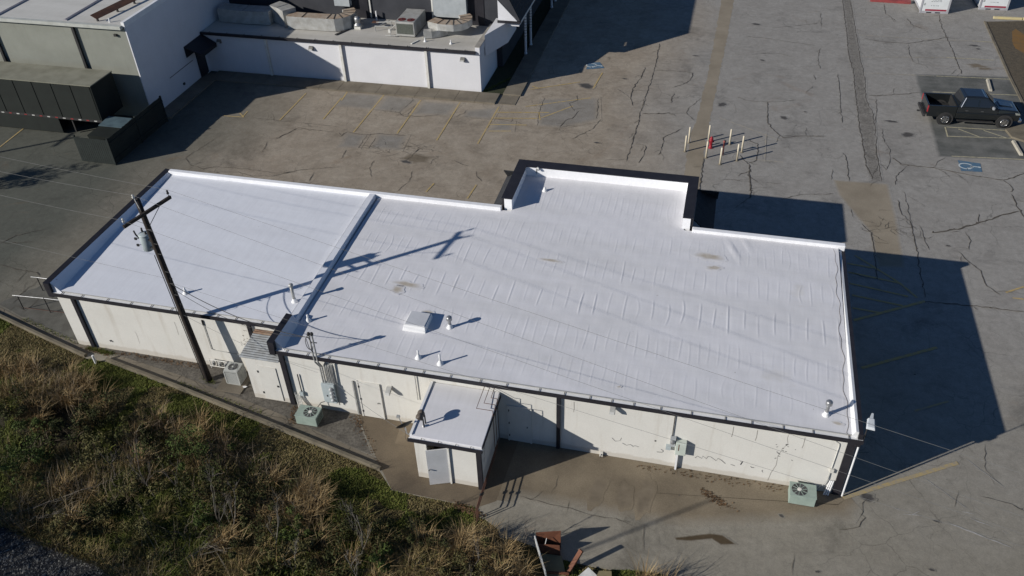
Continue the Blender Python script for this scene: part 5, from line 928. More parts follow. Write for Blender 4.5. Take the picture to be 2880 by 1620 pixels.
# ---------------------------------------------------------------- bollards, hydrant
boll = M('cream_bollard_paint', (.66,.60,.47), (.56,.49,.37), .6, 3)
for (x, y, h), lab in zip(((-1.22,50.99,1.16),(-1.36,49.8,1.16),(.03,51.35,1.22),(.01,49.25,1.18),(1.4,51.27,1.11),(2.2,50.39,1.18),(1.93,49.25,1.18),(.92,48.58,1.19)),
    ('cream bollard at the far left of the hydrant ring','cream bollard at the near left of the hydrant ring','cream bollard directly behind the red hydrant','cream bollard in front of the red hydrant','cream bollard behind the thin red post','rightmost cream bollard of the hydrant ring','cream bollard at the near right of the hydrant ring','nearest cream bollard of the hydrant ring')):
    t = thing('bollard', lab, 'bollard', (x,y,0), 0, 'bollards round the fire hydrant')
    MB().lathe((0,0,-.05), [(.062,0),(.062,h+.03),(.05,h+.05),(.02,h+.055)], 12).build('post', boll, t, True, False); MB().lathe((0,0,0), [(.13,0),(.10,.02),(.07,.03)], 12).build('footing', concrete, t, world=False)
red = M('hydrant_red', (.34,.02,.03), (.24,.02,.03), .45, 4); HY = thing('fire_hydrant', 'red fire hydrant standing inside the ring of bollards', 'fire hydrant', (.21,50.6,0))
MB().lathe((0,0,0), [(.16,0),(.16,.05),(.10,.06),(.10,.48),(.14,.50),(.14,.55),(.12,.58),(.12,.68),(.08,.76),(.03,.79),(.03,.84)], 16).build('barrel', red, HY, True, False)
for a in (0, math.pi/2, math.pi): MB().tube([(0,0,.46),(.19*math.cos(a),-.19*math.sin(a),.46)], .06 if a==math.pi/2 else .045, 10).build('nozzle', red, HY, world=False)
PI_ = thing('indicator_post', 'thin faded red valve post right of the fire hydrant', 'post', (1.02,49.78,0)); MB().lathe((0,0,0), [(.05,0),(.05,.92),(.08,.93),(.08,1.02),(.03,1.06)], 12).build('post', M('faded_red', (.30,.09,.08), (.20,.05,.05), .6), PI_, True, False); MB().cbox(.05,0,.95,.12,.08,.12).build('head', dark_metal, PI_, world=False)
for (a, b), lab in zip((((19.22,64.35),(19.1,62.44)),((19.14,55.0),(19.27,53.2)),((18.55,61.2),(18.62,59.4))), ('concrete wheel stop in the empty dark bay behind the pickup','concrete wheel stop in the bay in front of the pickup side','concrete wheel stop half hidden behind the pickup')):
    t = thing('wheel_stop', lab, 'wheel stop', (a[0],a[1],0), 0, 'wheel stops in the dark bays'); MB().hexa([(a[0]-.11,a[1],0),(b[0]-.11,b[1],0),(b[0]+.11,b[1],0),(a[0]+.11,a[1],0)], [(a[0]-.07,a[1]-.03,.14),(b[0]-.07,b[1]+.03,.14),(b[0]+.07,b[1]+.03,.14),(a[0]+.07,a[1]-.03,.14)]).build('block', M('stop_concrete', (.46,.43,.35), (.38,.35,.29), .85, 2), t)
    for k in (.2,.8): MB().lathe((a[0]+(b[0]-a[0])*k, a[1]+(b[1]-a[1])*k, .138), [(.02,0),(.02,.01)], 8).build('anchor_pin', dark_metal, t)

# ---------------------------------------------------------------- portable storage boxes, upper right
def pod(x, y, lab):
    t = thing('storage_box', lab, 'storage box', (x,y,0), R_(3), 'portable storage boxes'); wd, L, H = 2.3, 4.6, 2.45
    pan = M('pod_white', (.72,.74,.74), (.66,.68,.68), .5, 2); fr = M('pod_frame', (.42,.42,.44), (.34,.34,.36), .5)
    MB().box(.05,.05,.16,wd-.05,L,H-.05).build('body', pan, t, world=False)
    for xx in (0,wd-.12): MB().box(xx,0,0,xx+.12,.12,H).build('corner_post', fr, t, world=False)
    MB().box(.12,.01,0,wd-.12,.10,.17).build('sill', fr, t, world=False); MB().box(.12,.01,H-.14,wd-.12,.1,H).build('header', fr, t, world=False)
    for a, b in ((.55,.95),(1.25,1.65)): MB().box(a,-.004,.03,b,.009,.11).build('fork_pocket', black, t, world=False)
    MB().box(-.003,.13,.17,.047,L,.32).build('side_rail', fr, t, world=False)
    f = MB().box(.14,.028,.18,wd-.14,.046,H-.16).build('door_panel', pan, t, world=False)
    rd = M('pod_red', (.33,.03,.06), (.28,.03,.05), .5); dk = M('pod_print', (.28,.30,.31), None, .6)
    MB().box(.42,.020,.20,wd-.18,.027,.34).build('red_band', rd, f, world=False)
    for z, xs in ((.62,(.80,.95,1.05,1.18,1.30,1.36)),(.98,(.74,.80,.92,1.0,1.12,1.2,1.3,1.42,1.5)),(1.10,(.86,.98,1.06,1.2,1.28,1.38,1.46))):
        for a in xs: MB().box(a,.021,z,a+.055,.027,z+.055).build('print_mark', dk, f, world=False)
    s = MB(); s.v = [(.2+.02*i, .022, .75-.10*math.sin(i*.5)*0+.12*math.sin(i*.25)) for i in range(8)] + [(.2+.02*i,.022,.66) for i in reversed(range(8))]; s.f = [tuple(reversed(range(16)))]; s.build('print_mark', M('pod_grey', (.35,.37,.37), None, .6), f, world=False)
pod(16.06,77.2,'left white storage box with a red band at the top of the lot'); pod(20.98,78.8,'right white storage box with a red band behind the yellow kerb')
tag(MB().beam((12.3,79.5,.12),(15.6,79.4,.12),.5,.22).build('red_ramp', M('red_steel', (.30,.06,.06), (.2,.05,.05), .6)), 'low red steel bar beside the left storage box', 'bar')
# ---------------------------------------------------------------- pickup truck
paint, t_, b_ = newmat('black_car_paint'); b_.inputs['Base Color'].default_value = (.010,.012,.013,1); b_.inputs['Roughness'].default_value = .28; b_.inputs['Coat Weight'].default_value = .8; b_.inputs['Coat Roughness'].default_value = .06
glass, t_, b_ = newmat('tinted_glass'); b_.inputs['Base Color'].default_value = (.012,.014,.018,1); b_.inputs['Roughness'].default_value = .06; b_.inputs['Specular IOR Level'].default_value = .8
chrome = M('chrome', (.62,.62,.62), (.5,.5,.5), .22, 6, metal=.9); tyre = M('tyre', (.02,.02,.02)); bedl = M('bed_liner', (.020,.020,.020), (.03,.03,.03), .85, 5)
TK = thing('pickup_truck', 'black crew-cab pickup truck parked in the dark bay', 'pickup truck', (15.10,57.62,0), R_(3.2))
def tp(mb, name, mat, par=TK, smooth=False, bevel=0): return mb.build(name, mat, par, smooth, False, bevel)
W2 = .98
tp(MB().hexa([(.60,-W2,.50),(4.50,-W2+.06,.50),(4.50,W2-.06,.50),(.60,W2,.50)], [(.60,-W2,.95),(4.58,-W2+.06,.92),(4.58,W2-.06,.92),(.60,W2,.95)]), 'lower_body', paint, bevel=.03)
tp(MB().hexa([(.60,-W2,.952),(3.12,-W2,.952),(3.12,W2,.952),(.60,W2,.952)], [(.60,-W2+.05,1.30),(3.12,-W2+.05,1.28),(3.12,W2-.05,1.28),(.60,W2-.05,1.30)]), 'door_panels', paint, bevel=.025)
tp(MB().hexa([(3.122,-W2,.952),(4.56,-W2+.08,.93),(4.56,W2-.08,.93),(3.122,W2,.952)], [(3.122,-W2+.07,1.27),(4.38,-W2+.20,1.14),(4.38,W2-.20,1.14),(3.122,W2-.07,1.27)]), 'hood', paint, bevel=.06)
tp(MB().hexa([(3.2,-.38,1.24),(4.2,-.30,1.14),(4.2,.30,1.14),(3.2,.38,1.24)], [(3.3,-.32,1.31),(4.1,-.26,1.20),(4.1,.26,1.20),(3.3,.32,1.31)]), 'hood_bulge', paint, bevel=.03)
cabm = tp(MB().hexa([(.66,-.92,1.29),(3.16,-.92,1.27),(3.16,.92,1.27),(.66,.92,1.29)], [(.88,-.72,1.93),(2.34,-.70,1.93),(2.34,.70,1.93),(.88,.72,1.93)]), 'cab', paint, bevel=.05)
tp(MB().hexa([(.98,-.66,1.925),(2.26,-.64,1.925),(2.26,.64,1.925),(.98,.66,1.925)], [(1.06,-.58,1.955),(2.16,-.56,1.955),(2.16,.56,1.955),(1.06,.58,1.955)]), 'roof_panel', paint, bevel=.01)
for sgn in (-1,1):
    def side(x, z): return (x, sgn*(.92-(z-1.29)/.64*.205+.012), z)
    for q in (((1.0,1.36),(1.80,1.36),(1.80,1.80),(1.14,1.80)), ((1.88,1.36),(2.86,1.36),(2.34,1.80),(1.88,1.80))):
        s = MB(); s.add([side(*k) for k in q], [(0,1,2,3) if sgn<0 else (3,2,1,0)]); tp(s, 'side_window', glass)
    for x in (1.10,2.05): tp(MB().box(x,sgn*.985-.015,1.08,x+.18,sgn*.985+.015,1.11), 'door_handle', chrome)
    tp(MB().cbox(2.72,sgn*1.10,1.32,.14,.22,.17), 'mirror', M('mirror_shell', (.35,.36,.37), None, .3), bevel=.03)
    tp(MB().box(.75,sgn*1.0-.09,.36,3.0,sgn*1.0+.09,.41), 'running_board', dark_metal)
    tp(MB().box(-1.20,sgn*.93-.05,.55,.575,sgn*.93+.05,1.34), 'bed_side', paint, bevel=.02)
    tp(MB().box(-1.235,sgn*.90-.075,.86,-1.12,sgn*.90+.085,1.28), 'tail_light', M('tail_red', (.38,.02,.03), (.25,.015,.02), .25, spec=.6), bevel=.01)
    tp(MB().hexa([(4.30,sgn*.74-.16,.80),(4.56,sgn*.74-.16,.80),(4.56,sgn*.74+.16,.80),(4.30,sgn*.74+.18,.80)], [(4.20,sgn*.74-.16,1.06),(4.50,sgn*.74-.16,1.02),(4.44,sgn*.74+.16,1.02),(4.20,sgn*.74+.18,1.06)]), 'headlight', M('headlight', (.30,.31,.28), (.22,.23,.2), .15, spec=.7), bevel=.02)
    tp(MB().beam((.80,sgn*.93,1.30),(1.0,sgn*.76,1.90),.05,.03), 'pillar_trim', chrome if sgn<0 else dark_metal)
    for x in (0, 3.68):
        tp(MB().lathe((x,sgn*.93,.41), [(.50,-.075),(.50,.075)], 22, 'y'), 'wheel_arch', dark_metal)
        wh = tp(MB().lathe((x,sgn*.90,.40), [(.24,-.13),(.37,-.13),(.40,-.08),(.40,.08),(.37,.13),(.24,.13)], 24, 'y'), 'tyre', tyre, smooth=True)
        r = tp(MB().lathe((x,sgn*1.02,.40), [(.245,-.012),(.245,.012)], 20, 'y'), 'rim', M('rim_shadow', (.05,.05,.05), None, .5), wh)
        sp = MB()
        for k in range(6): a = 2*math.pi*k/6; sp.beam((x+.04*math.cos(a),sgn*1.038,.40+.04*math.sin(a)),(x+.225*math.cos(a),sgn*1.036,.40+.225*math.sin(a)),.075,.02,(0,1,0))
        sp.lathe((x,sgn*1.03,.40), [(.07,-.015),(.07,.02)], 12, 'y'); tp(sp, 'spokes', chrome, wh)
        sp = MB().tube([(x+.235*math.cos(q),sgn*1.035,.40+.235*math.sin(q)) for q in np.linspace(0,2*math.pi,22)], .016, 6); tp(sp, 'rim_lip', chrome, wh)
s = MB(); s.add([(3.10,-.83,1.315),(3.10,.83,1.315),(2.40,.67,1.90),(2.40,-.67,1.90)], [(0,1,2,3)]); s.v = [(x+.03,y,z+.012) for x,y,z in s.v]; tp(s, 'windshield', M('windshield', (.10,.11,.115), (.07,.08,.085), .08, spec=.8))
s = MB(); s.add([(.70,.78,1.40),(.70,-.78,1.40),(.86,-.66,1.83),(.86,.66,1.83)], [(0,1,2,3)]); s.v = [(x-.012,y,z) for x,y,z in s.v]; tp(s, 'rear_window', glass)
tp(MB().box(-1.20,-.88,.62,.575,.88,.70), 'bed_floor', bedl); tp(MB().box(.50,-.879,.70,.575,.879,1.30), 'bed_front', bedl)
tp(MB().box(-1.235,-.80,.62,-1.15,.80,1.33), 'tailgate', paint, bevel=.015); tp(MB().box(-1.42,-.92,.48,-1.24,.92,.66), 'rear_bumper', dark_metal, bevel=.03); tp(MB().box(-1.60,-.05,.42,-1.42,.05,.50), 'tow_hitch', dark_metal)
tp(MB().box(4.585,-.56,.62,4.63,.56,1.0), 'grille', dark_metal, bevel=.01); tp(MB().box(4.52,-.93,.42,4.74,.93,.60), 'front_bumper', chrome, bevel=.05)
tp(MB().box(-1.05,-.6,.70,-.75,-.2,.82), 'bed_load', white_old) if False else None
tp(MB().cbox(.25,-.55,.70,.22,.30,.18), 'bed_toolbox', dark_metal)

# ---------------------------------------------------------------- small things near the shop
RL = thing('pipe_railing', 'thin dark pipe railing beside the ramp at the left end wall', 'railing', (-31.9,27.5,0))
for x, y, h in ((-33.52,26.89,.9),(-31.94,26.94,.98),(-33.55,28.46,.9)): MB().tube([(x,y,0),(x,y,h)], .028, 8).build('post', dark_metal, RL)
MB().tube([(-33.8,26.88,.9),(-31.94,26.94,.96),(-29.05,27.02,.98)], .02, 8).build('handrail', steel, RL); MB().tube([(-33.9,28.44,.9),(-33.55,28.46,.9),(-29.1,28.5,.92)], .02, 8).build('handrail', steel, RL)
MB().tube([(-33.5,26.9,.10),(-31.94,26.94,.12),(-29.05,27.02,.14)], .014, 6).build('toe_rail', M('rusty_pipe', (.13,.065,.042)), RL)
tag(MB().lathe((-27.28,24.08,-.1), [(.055,0),(.055,.58),(.045,.59)], 12).build('pipe_stub', white_metal), 'short white plastic pipe standing in the grass by the kerb gap', 'pipe')
rustw = M('red_brown_wood', (.19,.075,.040), (.13,.052,.030), .75, 3, fine=.2); khaki = M('khaki_board', (.32,.265,.14), (.24,.195,.105), .85, 2); greyw = M('weathered_white_board', (.66,.66,.63), (.48,.48,.45), .8, 2)
JK = thing('broken_cabinet', 'broken brown and white cabinet dumped at the pavement edge', 'cabinet', (-3.9,18.2,0))
MB().hexa([(-4.36,18.62,-.25),(-3.66,17.30,-.35),(-3.62,17.32,-.35),(-4.32,18.64,-.25)], [(-4.46,18.60,.72),(-3.78,17.30,.62),(-3.74,17.32,.62),(-4.42,18.62,.72)]).build('side_panel', greyw, JK)
MB().hexa([(-4.30,18.62,-.1),(-3.46,18.72,-.1),(-3.46,18.76,-.1),(-4.30,18.66,-.1)], [(-4.40,18.66,.82),(-3.50,18.86,.92),(-3.50,18.90,.92),(-4.40,18.70,.82)]).build('end_panel', rustw, JK)
MB().hexa([(-4.20,18.34,-.1),(-3.40,18.42,-.1),(-3.40,18.45,-.1),(-4.20,18.37,-.1)], [(-4.28,18.36,.58),(-3.46,18.46,.60),(-3.46,18.49,.60),(-4.28,18.39,.58)]).build('divider', rustw, JK)
MB().hexa([(-4.16,18.32,.10),(-3.36,18.40,.06),(-3.0,17.55,-.05),(-3.70,17.35,-.05)][::-1], [(-4.16,18.32,.13),(-3.36,18.40,.09),(-3.0,17.55,-.02),(-3.70,17.35,-.02)][::-1]).build('back_panel', khaki, JK)
MB().beam((-3.75,17.60,.1),(-2.95,17.68,.14),.06,.10).build('rail', rustw, JK); MB().beam((-4.0,18.42,.55),(-3.98,18.62,.70),.02,.03).build('bracket', white_old, JK)
tag(MB().beam((-3.05,17.75,-.05),(-2.62,18.35,.75),.16,.10).build('leaning_post', rustw), 'red-brown post leaning out of the dumped cabinet', 'post')
tag(MB().hexa([(-2.80,17.45,.02),(-1.95,17.20,.04),(-1.95,17.85,.10),(-2.30,18.08,.14)], [(-2.80,17.45,.06),(-1.95,17.20,.08),(-1.95,17.85,.14),(-2.30,18.08,.18)]).build('white_board', greyw), 'weathered white board lying beside the dumped cabinet', 'board')
tag(MB().hexa([(-2.0,17.50,.16),(-1.30,17.30,.10),(-1.45,18.10,.14),(-1.90,17.98,.20)], [(-2.0,17.50,.20),(-1.30,17.30,.14),(-1.45,18.10,.18),(-1.90,17.98,.24)]).build('tan_board', khaki), 'tan board overlapping the white board at the pavement edge', 'board')
tag(MB().blob(-19.35,24.05,.12,.06,.075,8,.3).build('litter', white_metal), 'scrap of white litter on the slab by the tall air conditioner', 'litter')

# ---------------------------------------------------------------- vegetation on the bank
def blades(name, x, y, h, wd, lean, mat, kind='stuff', parent=None, tip=.6):
    n = len(x); z = bank_z(x, y); a = RNG.uniform(0, 2*np.pi, n); ln = h*lean*RNG.uniform(.2, 1.3, n); b = a+np.pi/2+RNG.uniform(-.5,.5,n)
    bx, by = np.cos(b)*wd/2, np.sin(b)*wd/2; dx, dy = np.cos(a)*ln, np.sin(a)*ln
    V = np.empty((n,5,3)); base = np.stack([x,y,z-.03],-1); m_ = base+np.stack([dx*.35,dy*.35,h*.62],-1); tp_ = base+np.stack([dx,dy,h*(1-.35*lean*RNG.uniform(0,1,n))],-1)
    o = np.stack([bx,by,np.zeros(n)],-1); V[:,0] = base-o; V[:,1] = base+o; V[:,2] = m_-o*.75; V[:,3] = m_+o*.75; V[:,4] = tp_
    k = (np.arange(n)*5)[:,None,None]; F = (np.array([[0,1,3],[0,3,2],[2,3,4]])[None]+k).reshape(-1,3)
    return nmesh(name, V.reshape(-1,3), F, mat, kind, parent)
def vn(x, y, s, seed):      # cheap value noise
    r = np.random.default_rng(seed); g = r.random((64,64)); u = x*s+200; v = y*s+200; i = np.floor(u).astype(int); j = np.floor(v).astype(int); fu = u-i; fv = v-j; fu = fu*fu*(3-2*fu); fv = fv*fv*(3-2*fv)
    G_ = lambda a, b: g[a%64, b%64]
    return (G_(i,j)*(1-fu)+G_(i+1,j)*fu)*(1-fv)+(G_(i,j+1)*(1-fu)+G_(i+1,j+1)*fu)*fv
def scatter(n, x0, x1, d0, d1):
    x = RNG.uniform(x0, x1, n); d = d0+(d1-d0)*RNG.random(n); return x, ybound(x)-d, d
def creek_mask(x, y): return (((x+3.2)/1.5)**2+((y-17.9)/.95)**2 > 1) & (((x+1.8)/.8)**2+((y-17.7)/.6)**2 > 1) & ~((y < np.interp(x, [-60,-25.8,-23.7,-21.3,-19.4,-18.7,-18.5], [15.6,15.5,15.1,14.8,14.1,13.4,5])) )
turf_m = MI('turf_blades', [(.250,.195,.085),(.310,.240,.115),(.175,.165,.055),(.370,.295,.165)])
green_m = MI('green_blades', [(.130,.160,.032),(.185,.205,.046),(.095,.125,.028),(.240,.230,.066)])
mead_m = MI('meadow_blades', [(.205,.165,.062),(.285,.215,.092),(.140,.148,.042),(.370,.275,.135),(.160,.112,.050)])
dry_m = MI('dry_reed_blades', [(.38,.275,.135),(.280,.180,.080),(.48,.37,.20),(.21,.14,.068)])
x, y, d = scatter(210000, -38, 3, .02, 2.8); k = vn(x,y,.8,1)+.25*RNG.random(len(x)) > .20; x, y, d = x[k], y[k], d[k]; g = vn(x,y,.55,2)*.7+.3*vn(x,y,1.7,9)+.010*np.maximum(0,-18-x) > .60
blades('turf', x[~g], y[~g], RNG.uniform(.04,.13,(~g).sum()), np.full((~g).sum(),.028), .9, turf_m); blades('green_turf', x[g], y[g], RNG.uniform(.05,.16,g.sum()), np.full(g.sum(),.028), .8, green_m)
x, y, d = scatter(240000, -36, 4, .9, 9.5); k = (vn(x,y,.45,3)+.35*vn(x,y,1.3,4) > .34+.28*RNG.random(len(x))) & creek_mask(x,y) & (d > 1.5+1.9*vn(x,y,.35,11)); x, y, d = x[k], y[k], d[k]
hh = RNG.uniform(.22,.80,len(x))*(.6+.9*vn(x,y,.6,5)); g = vn(x,y,.5,6)*.65+.35*vn(x,y,1.9,7) > .56
blades('meadow_weeds', x[~g], y[~g], hh[~g], RNG.uniform(.014,.032,(~g).sum()), .8, mead_m); blades('green_weeds', x[g], y[g], hh[g]*.8, RNG.uniform(.018,.04,g.sum()), .9, green_m)
# dry reed clumps: each clump is a plant
def clump_spots():
    out = []
    for cx_, cy_, r, n in ((-14.6,18.5,1.6,40),(-6.3,18.0,1.1,28),(-9.2,17.0,1.6,14),(-27,21.5,2.2,30),(-30.5,22.0,1.8,16),(-20.5,20.0,2.4,24),(-5.3,17.6,1.0,10),(-23,18.0,2.5,12),(-16.5,16.2,2.0,10),(.2,17.9,1.0,9),(-12.6,16.4,1.6,9)):
        for _ in range(n):
            a = random.uniform(0,6.28); q = r*math.sqrt(random.random()); px_, py_ = cx_+q*math.cos(a), cy_+q*.7*math.sin(a)
            if py_ < float(ybound(px_))-.55 and bool(creek_mask(np.array([px_]),np.array([py_]))[0]): out.append((px_,py_))
    return out
xs, ys, hs, ws = [], [], [], []
for px_, py_ in clump_spots():
    n = random.randint(45,95); H0 = random.uniform(.7,1.4); q = RNG.normal(0,.11,n); q2 = RNG.normal(0,.11,n)
    xs.append(px_+q); ys.append(py_+q2); hs.append(H0*RNG.uniform(.5,1.1,n)); ws.append(RNG.uniform(.012,.028,n))
xs = np.concatenate(xs); ys = np.minimum(np.concatenate(ys), ybound(xs)-.1); blades('dry_reeds', xs, ys, np.concatenate(hs), np.concatenate(ws), .75, dry_m)
# thickets of bare grey stalks
twx, twy, twd = scatter(15000, -30, 2, 1.8, 9.0); k = (vn(twx,twy,.5,21)*.6+.4*vn(twx,twy,1.4,22) > .56) & creek_mask(twx,twy); twx, twy = twx[k], twy[k]
blades('bare_stalks', twx, twy, RNG.uniform(.5,1.5,len(twx)), RNG.uniform(.010,.020,len(twx)), .7, MI('bare_stalks', [(.24,.19,.13),(.16,.12,.075),(.34,.29,.22),(.20,.14,.085)]))
# leafy shrubs
leaf_m = [MI('shrub_leaves_dark', [(.046,.054,.018),(.088,.096,.032),(.028,.036,.013),(.11,.088,.040)]), MI('shrub_leaves_bright', [(.078,.118,.028),(.110,.142,.040),(.054,.080,.022)]), MI('shrub_leaves_olive', [(.120,.108,.044),(.160,.142,.058),(.082,.086,.030)])]
stem_m = M('shrub_stem', (.10,.075,.05), (.07,.05,.035), .9, 8)
def shrub(x, y, r, h, kind, label, n=1100):
    y -= .35; h *= 1.75; r *= 1.12
    z = float(bank_z(np.array([x]),np.array([y]))[0]); t = thing('shrub', label, 'shrub', (x,y,z), 0, 'shrubs on the bank')
    lobes = [(random.gauss(0,r*.62), random.gauss(0,r*.55), h*random.uniform(.12,.95), r*random.uniform(.14,.42)) for _ in range(15)]
    li = RNG.integers(0, 15, n); Lb = np.array(lobes)[li]; dv = RNG.normal(0,1,(n,3)); dv /= np.linalg.norm(dv,axis=1)[:,None]; rad = Lb[:,3]*RNG.uniform(.35,1.05,n)**.6
    C_ = Lb[:,:3]+dv*rad[:,None]*np.array([1,1,.8]); C_[:,2] = np.maximum(C_[:,2], .03)
    nn = dv+RNG.normal(0,.6,(n,3)); nn /= np.linalg.norm(nn,axis=1)[:,None]; u = np.cross(nn, RNG.normal(0,1,(n,3))); u /= np.linalg.norm(u,axis=1)[:,None]; v = np.cross(nn,u); s = RNG.uniform(.028,.065,n)[:,None]
    V = np.stack([C_-u*s, C_+v*s*.45, C_+u*s, C_-v*s*.45],1).reshape(-1,3); F = np.arange(4*n).reshape(-1,4); nmesh('foliage', V, F, leaf_m[kind], None, t)
    st = MB()
    for a in lobes[:11]: st.tube([(0,0,-.05),(a[0]*.4,a[1]*.4,a[2]*.5),(a[0],a[1],a[2])], .018, 5, .006)
    st.build('stems', stem_m, t, world=False)
sh = ((-24.6,20.9,.9,.8,0,'dark green shrub below the kerb at the far left'),(-22.2,20.6,.8,.6,0,'dark green shrub left of the equipment slab by the kerb'),(-19.2,20.1,1.0,1.0,1,'bright green shrub in the middle of the bank, left of the bare saplings'),(-26.4,18.6,.9,.8,1,'bright green shrub near the left frame edge above the creek'),
 (-17.0,19.2,.9,.7,0,'dark shrub just below the kerb opposite the low green unit'),(-15.4,18.7,.9,.6,0,'low dark shrub casting shade on the dry turf'),(-21.0,18.3,.9,.8,2,'olive shrub in the tangle above the creek'),(-17.6,17.7,.7,.7,1,'bright green shrub beside the tallest bare sapling'),(-13.6,17.9,.6,.5,1,'small bright shrub below the reed patch'),
 (-11.6,18.3,.8,.5,0,'dark green shrub below the slab corner'),(-9.6,16.9,.45,.7,1,'narrow bright green shrub near the bottom frame edge'),(-19.6,16.3,.8,.6,2,'olive shrub at the edge of the creek gravel'),(-23.0,16.4,.7,.5,2,'olive shrub at the top of the creek gravel'),(-16.2,15.6,.8,.5,2,'brownish shrub at the bottom of the bank'),
 (-12.0,17.2,.9,.6,0,'dark shrub among bare twigs right of the saplings'),(-28.8,20.9,1.0,.9,0,'large dark shrub at the left frame edge below the kerb'),(-7.6,17.4,.7,.5,2,'olive shrub beside the reed patch by the pavement'),(-14.2,16.2,.7,.5,0,'dark low shrub near the bottom frame edge'))
more = ((-25.6,20.2,.9,1.0,0,'dark shrub in the left tangle, below the first reed clumps'),(-23.6,19.6,.9,.9,2,'olive shrub in the left tangle between two dark ones'),(-20.6,20.2,.9,.7,0,'dark shrub hugging the kerb left of the pole foot'),(-18.2,18.9,.9,.9,0,'dark shrub right behind the tall saplings'),(-16.0,18.3,.8,.7,0,'dark shrub at the left end of the big reed patch'),
 (-22.0,17.3,.8,.7,0,'dark shrub overhanging the fallen limb'),(-18.3,16.5,.8,.6,0,'dark shrub at the feet of the tall saplings'),(-15.2,17.2,.8,.6,0,'dark shrub right of the tall saplings'),(-13.0,16.9,.8,.6,2,'olive shrub at the forked sapling'),(-10.6,17.9,.7,.6,0,'dark shrub under the thin sapling'),(-8.6,18.3,.7,.5,0,'dark shrub below the rusty gas pipes'),(-27.2,19.9,.9,.9,1,'bright green shrub at the left frame edge'),(-5.9,17.3,.8,.5,2,'olive shrub left of the dumped cabinet'),(-11.4,16.3,.8,.5,0,'dark shrub at the bottom frame edge left of centre'),(.4,17.6,.7,.35,2,'olive shrub right of the tan board'))
for a in sh+more: shrub(*a, n=2300)
# bare saplings
twig_m = M('pale_bark', (.20,.18,.15), (.12,.105,.085), .85, 6); dk_twig = M('grey_bark', (.15,.13,.11), (.10,.085,.07), .85, 6)
def sapling(x, y, h, lx, ly, label, mat, seed, levels=3):
    rr_ = random.Random(seed); z = float(bank_z(np.array([x]),np.array([y]))[0]); t = thing('bare_sapling', label, 'sapling', (x,y,z), 0, 'bare saplings on the bank'); tr = MB(); br = MB()
    def grow(mb, p, d, L, r, lev):
        k = 5; pts = [p]; q = Vector(p); dd = Vector(d)
        for i in range(k): dd = (dd+Vector((rr_.gauss(0,.09),rr_.gauss(0,.09),.04))).normalized(); q = q+dd*L/k; pts.append(q.copy())
        mb.tube(pts, r, 5, r*.4)
        if lev:
            for i in range(rr_.randint(3,5)):
                j = rr_.randint(1,k); ax = Vector((rr_.gauss(0,1),rr_.gauss(0,1),rr_.uniform(.2,1))).normalized(); grow(br, pts[j], (dd*.9+ax*.75).normalized(), L*rr_.uniform(.35,.65), max(.006,r*.5), lev-1)
    grow(tr, Vector((0,0,-.05)), Vector((lx,ly,1)).normalized(), h, .032, levels); tr.build('trunk', mat, t, True, False); br.build('branches', mat, t, True, False)
for i, a in enumerate(((-16.9,17.1,2.3,.02,.05,'tallest pale bare sapling standing above the dark shrubs',twig_m),(-16.5,17.0,1.9,.35,.15,'pale bare sapling leaning right beside the tallest one',twig_m),(-14.4,16.6,1.9,.30,.2,'forked pale sapling right of the pair of tall ones',twig_m),(-13.3,16.0,1.3,.1,.05,'short bare sapling near the bottom of the bank',twig_m),
  (-20.2,17.8,1.8,-.3,.1,'grey bare sapling leaning left over the creek edge',dk_twig),(-18.9,17.6,1.6,-.35,.25,'grey bare sapling among the brown shrubs',dk_twig),(-10.8,16.9,2.2,.08,.35,'thin pale sapling below the corner of the slab',twig_m),(-10.4,15.9,1.4,-.3,.1,'low spreading sapling at the bottom frame edge',twig_m),(-22.6,18.4,1.5,.2,.1,'grey bare sapling above the creek gravel',dk_twig),(-6.6,16.9,1.1,.2,.2,'bare twiggy sapling left of the dumped cabinet',dk_twig),(-4.9,18.4,.8,.5,.3,'small twiggy sapling touching the pavement edge',dk_twig))): sapling(*a, 40+i)
# fallen limbs
for i, (a, b, r, lab) in enumerate((((-26.0,16.2),(-22.6,18.2),.035,'long pale fallen limb slanting up from the creek edge'),((-25.2,16.0),(-23.6,16.6),.03,'short pale fallen limb at the creek edge'),((-21.2,17.7),(-20.2,16.9),.03,'pale fallen limb below the grey saplings'),((-17.6,16.5),(-16.6,16.2),.03,'pale broken limb at the foot of the tall sapling'),((-18.4,15.2),(-17.2,15.9),.03,'pale limb among the dry weeds at the bottom'))):
    za = float(bank_z(np.array([a[0]]),np.array([a[1]]))[0])+.25; zb = float(bank_z(np.array([b[0]]),np.array([b[1]]))[0])+.45; A0 = Vector((*a,za)); B0 = Vector((*b,zb))
    t = thing('fallen_limb', lab, 'branch', (a[0],a[1],za), 0, 'fallen limbs on the bank'); r *= .75; pts = [A0.lerp(B0,k/6)+Vector((random.gauss(0,.05),random.gauss(0,.05),random.gauss(0,.04))) for k in range(7)]
    MB().tube(pts, r, 6, r*.5).build('limb', twig_m, t, True); tw = MB()
    for _ in range(14):
        p = pts[random.randint(1,6)]; d = (B0-A0).normalized()+Vector((random.gauss(0,.35),random.gauss(0,.35),random.gauss(0,.2))); tw.tube([p, p+d*random.uniform(.3,.9), p+d*random.uniform(.9,1.4)+Vector((0,0,random.uniform(-.1,.2)))], .009, 4, .004)
    tw.build('twigs', twig_m, t)
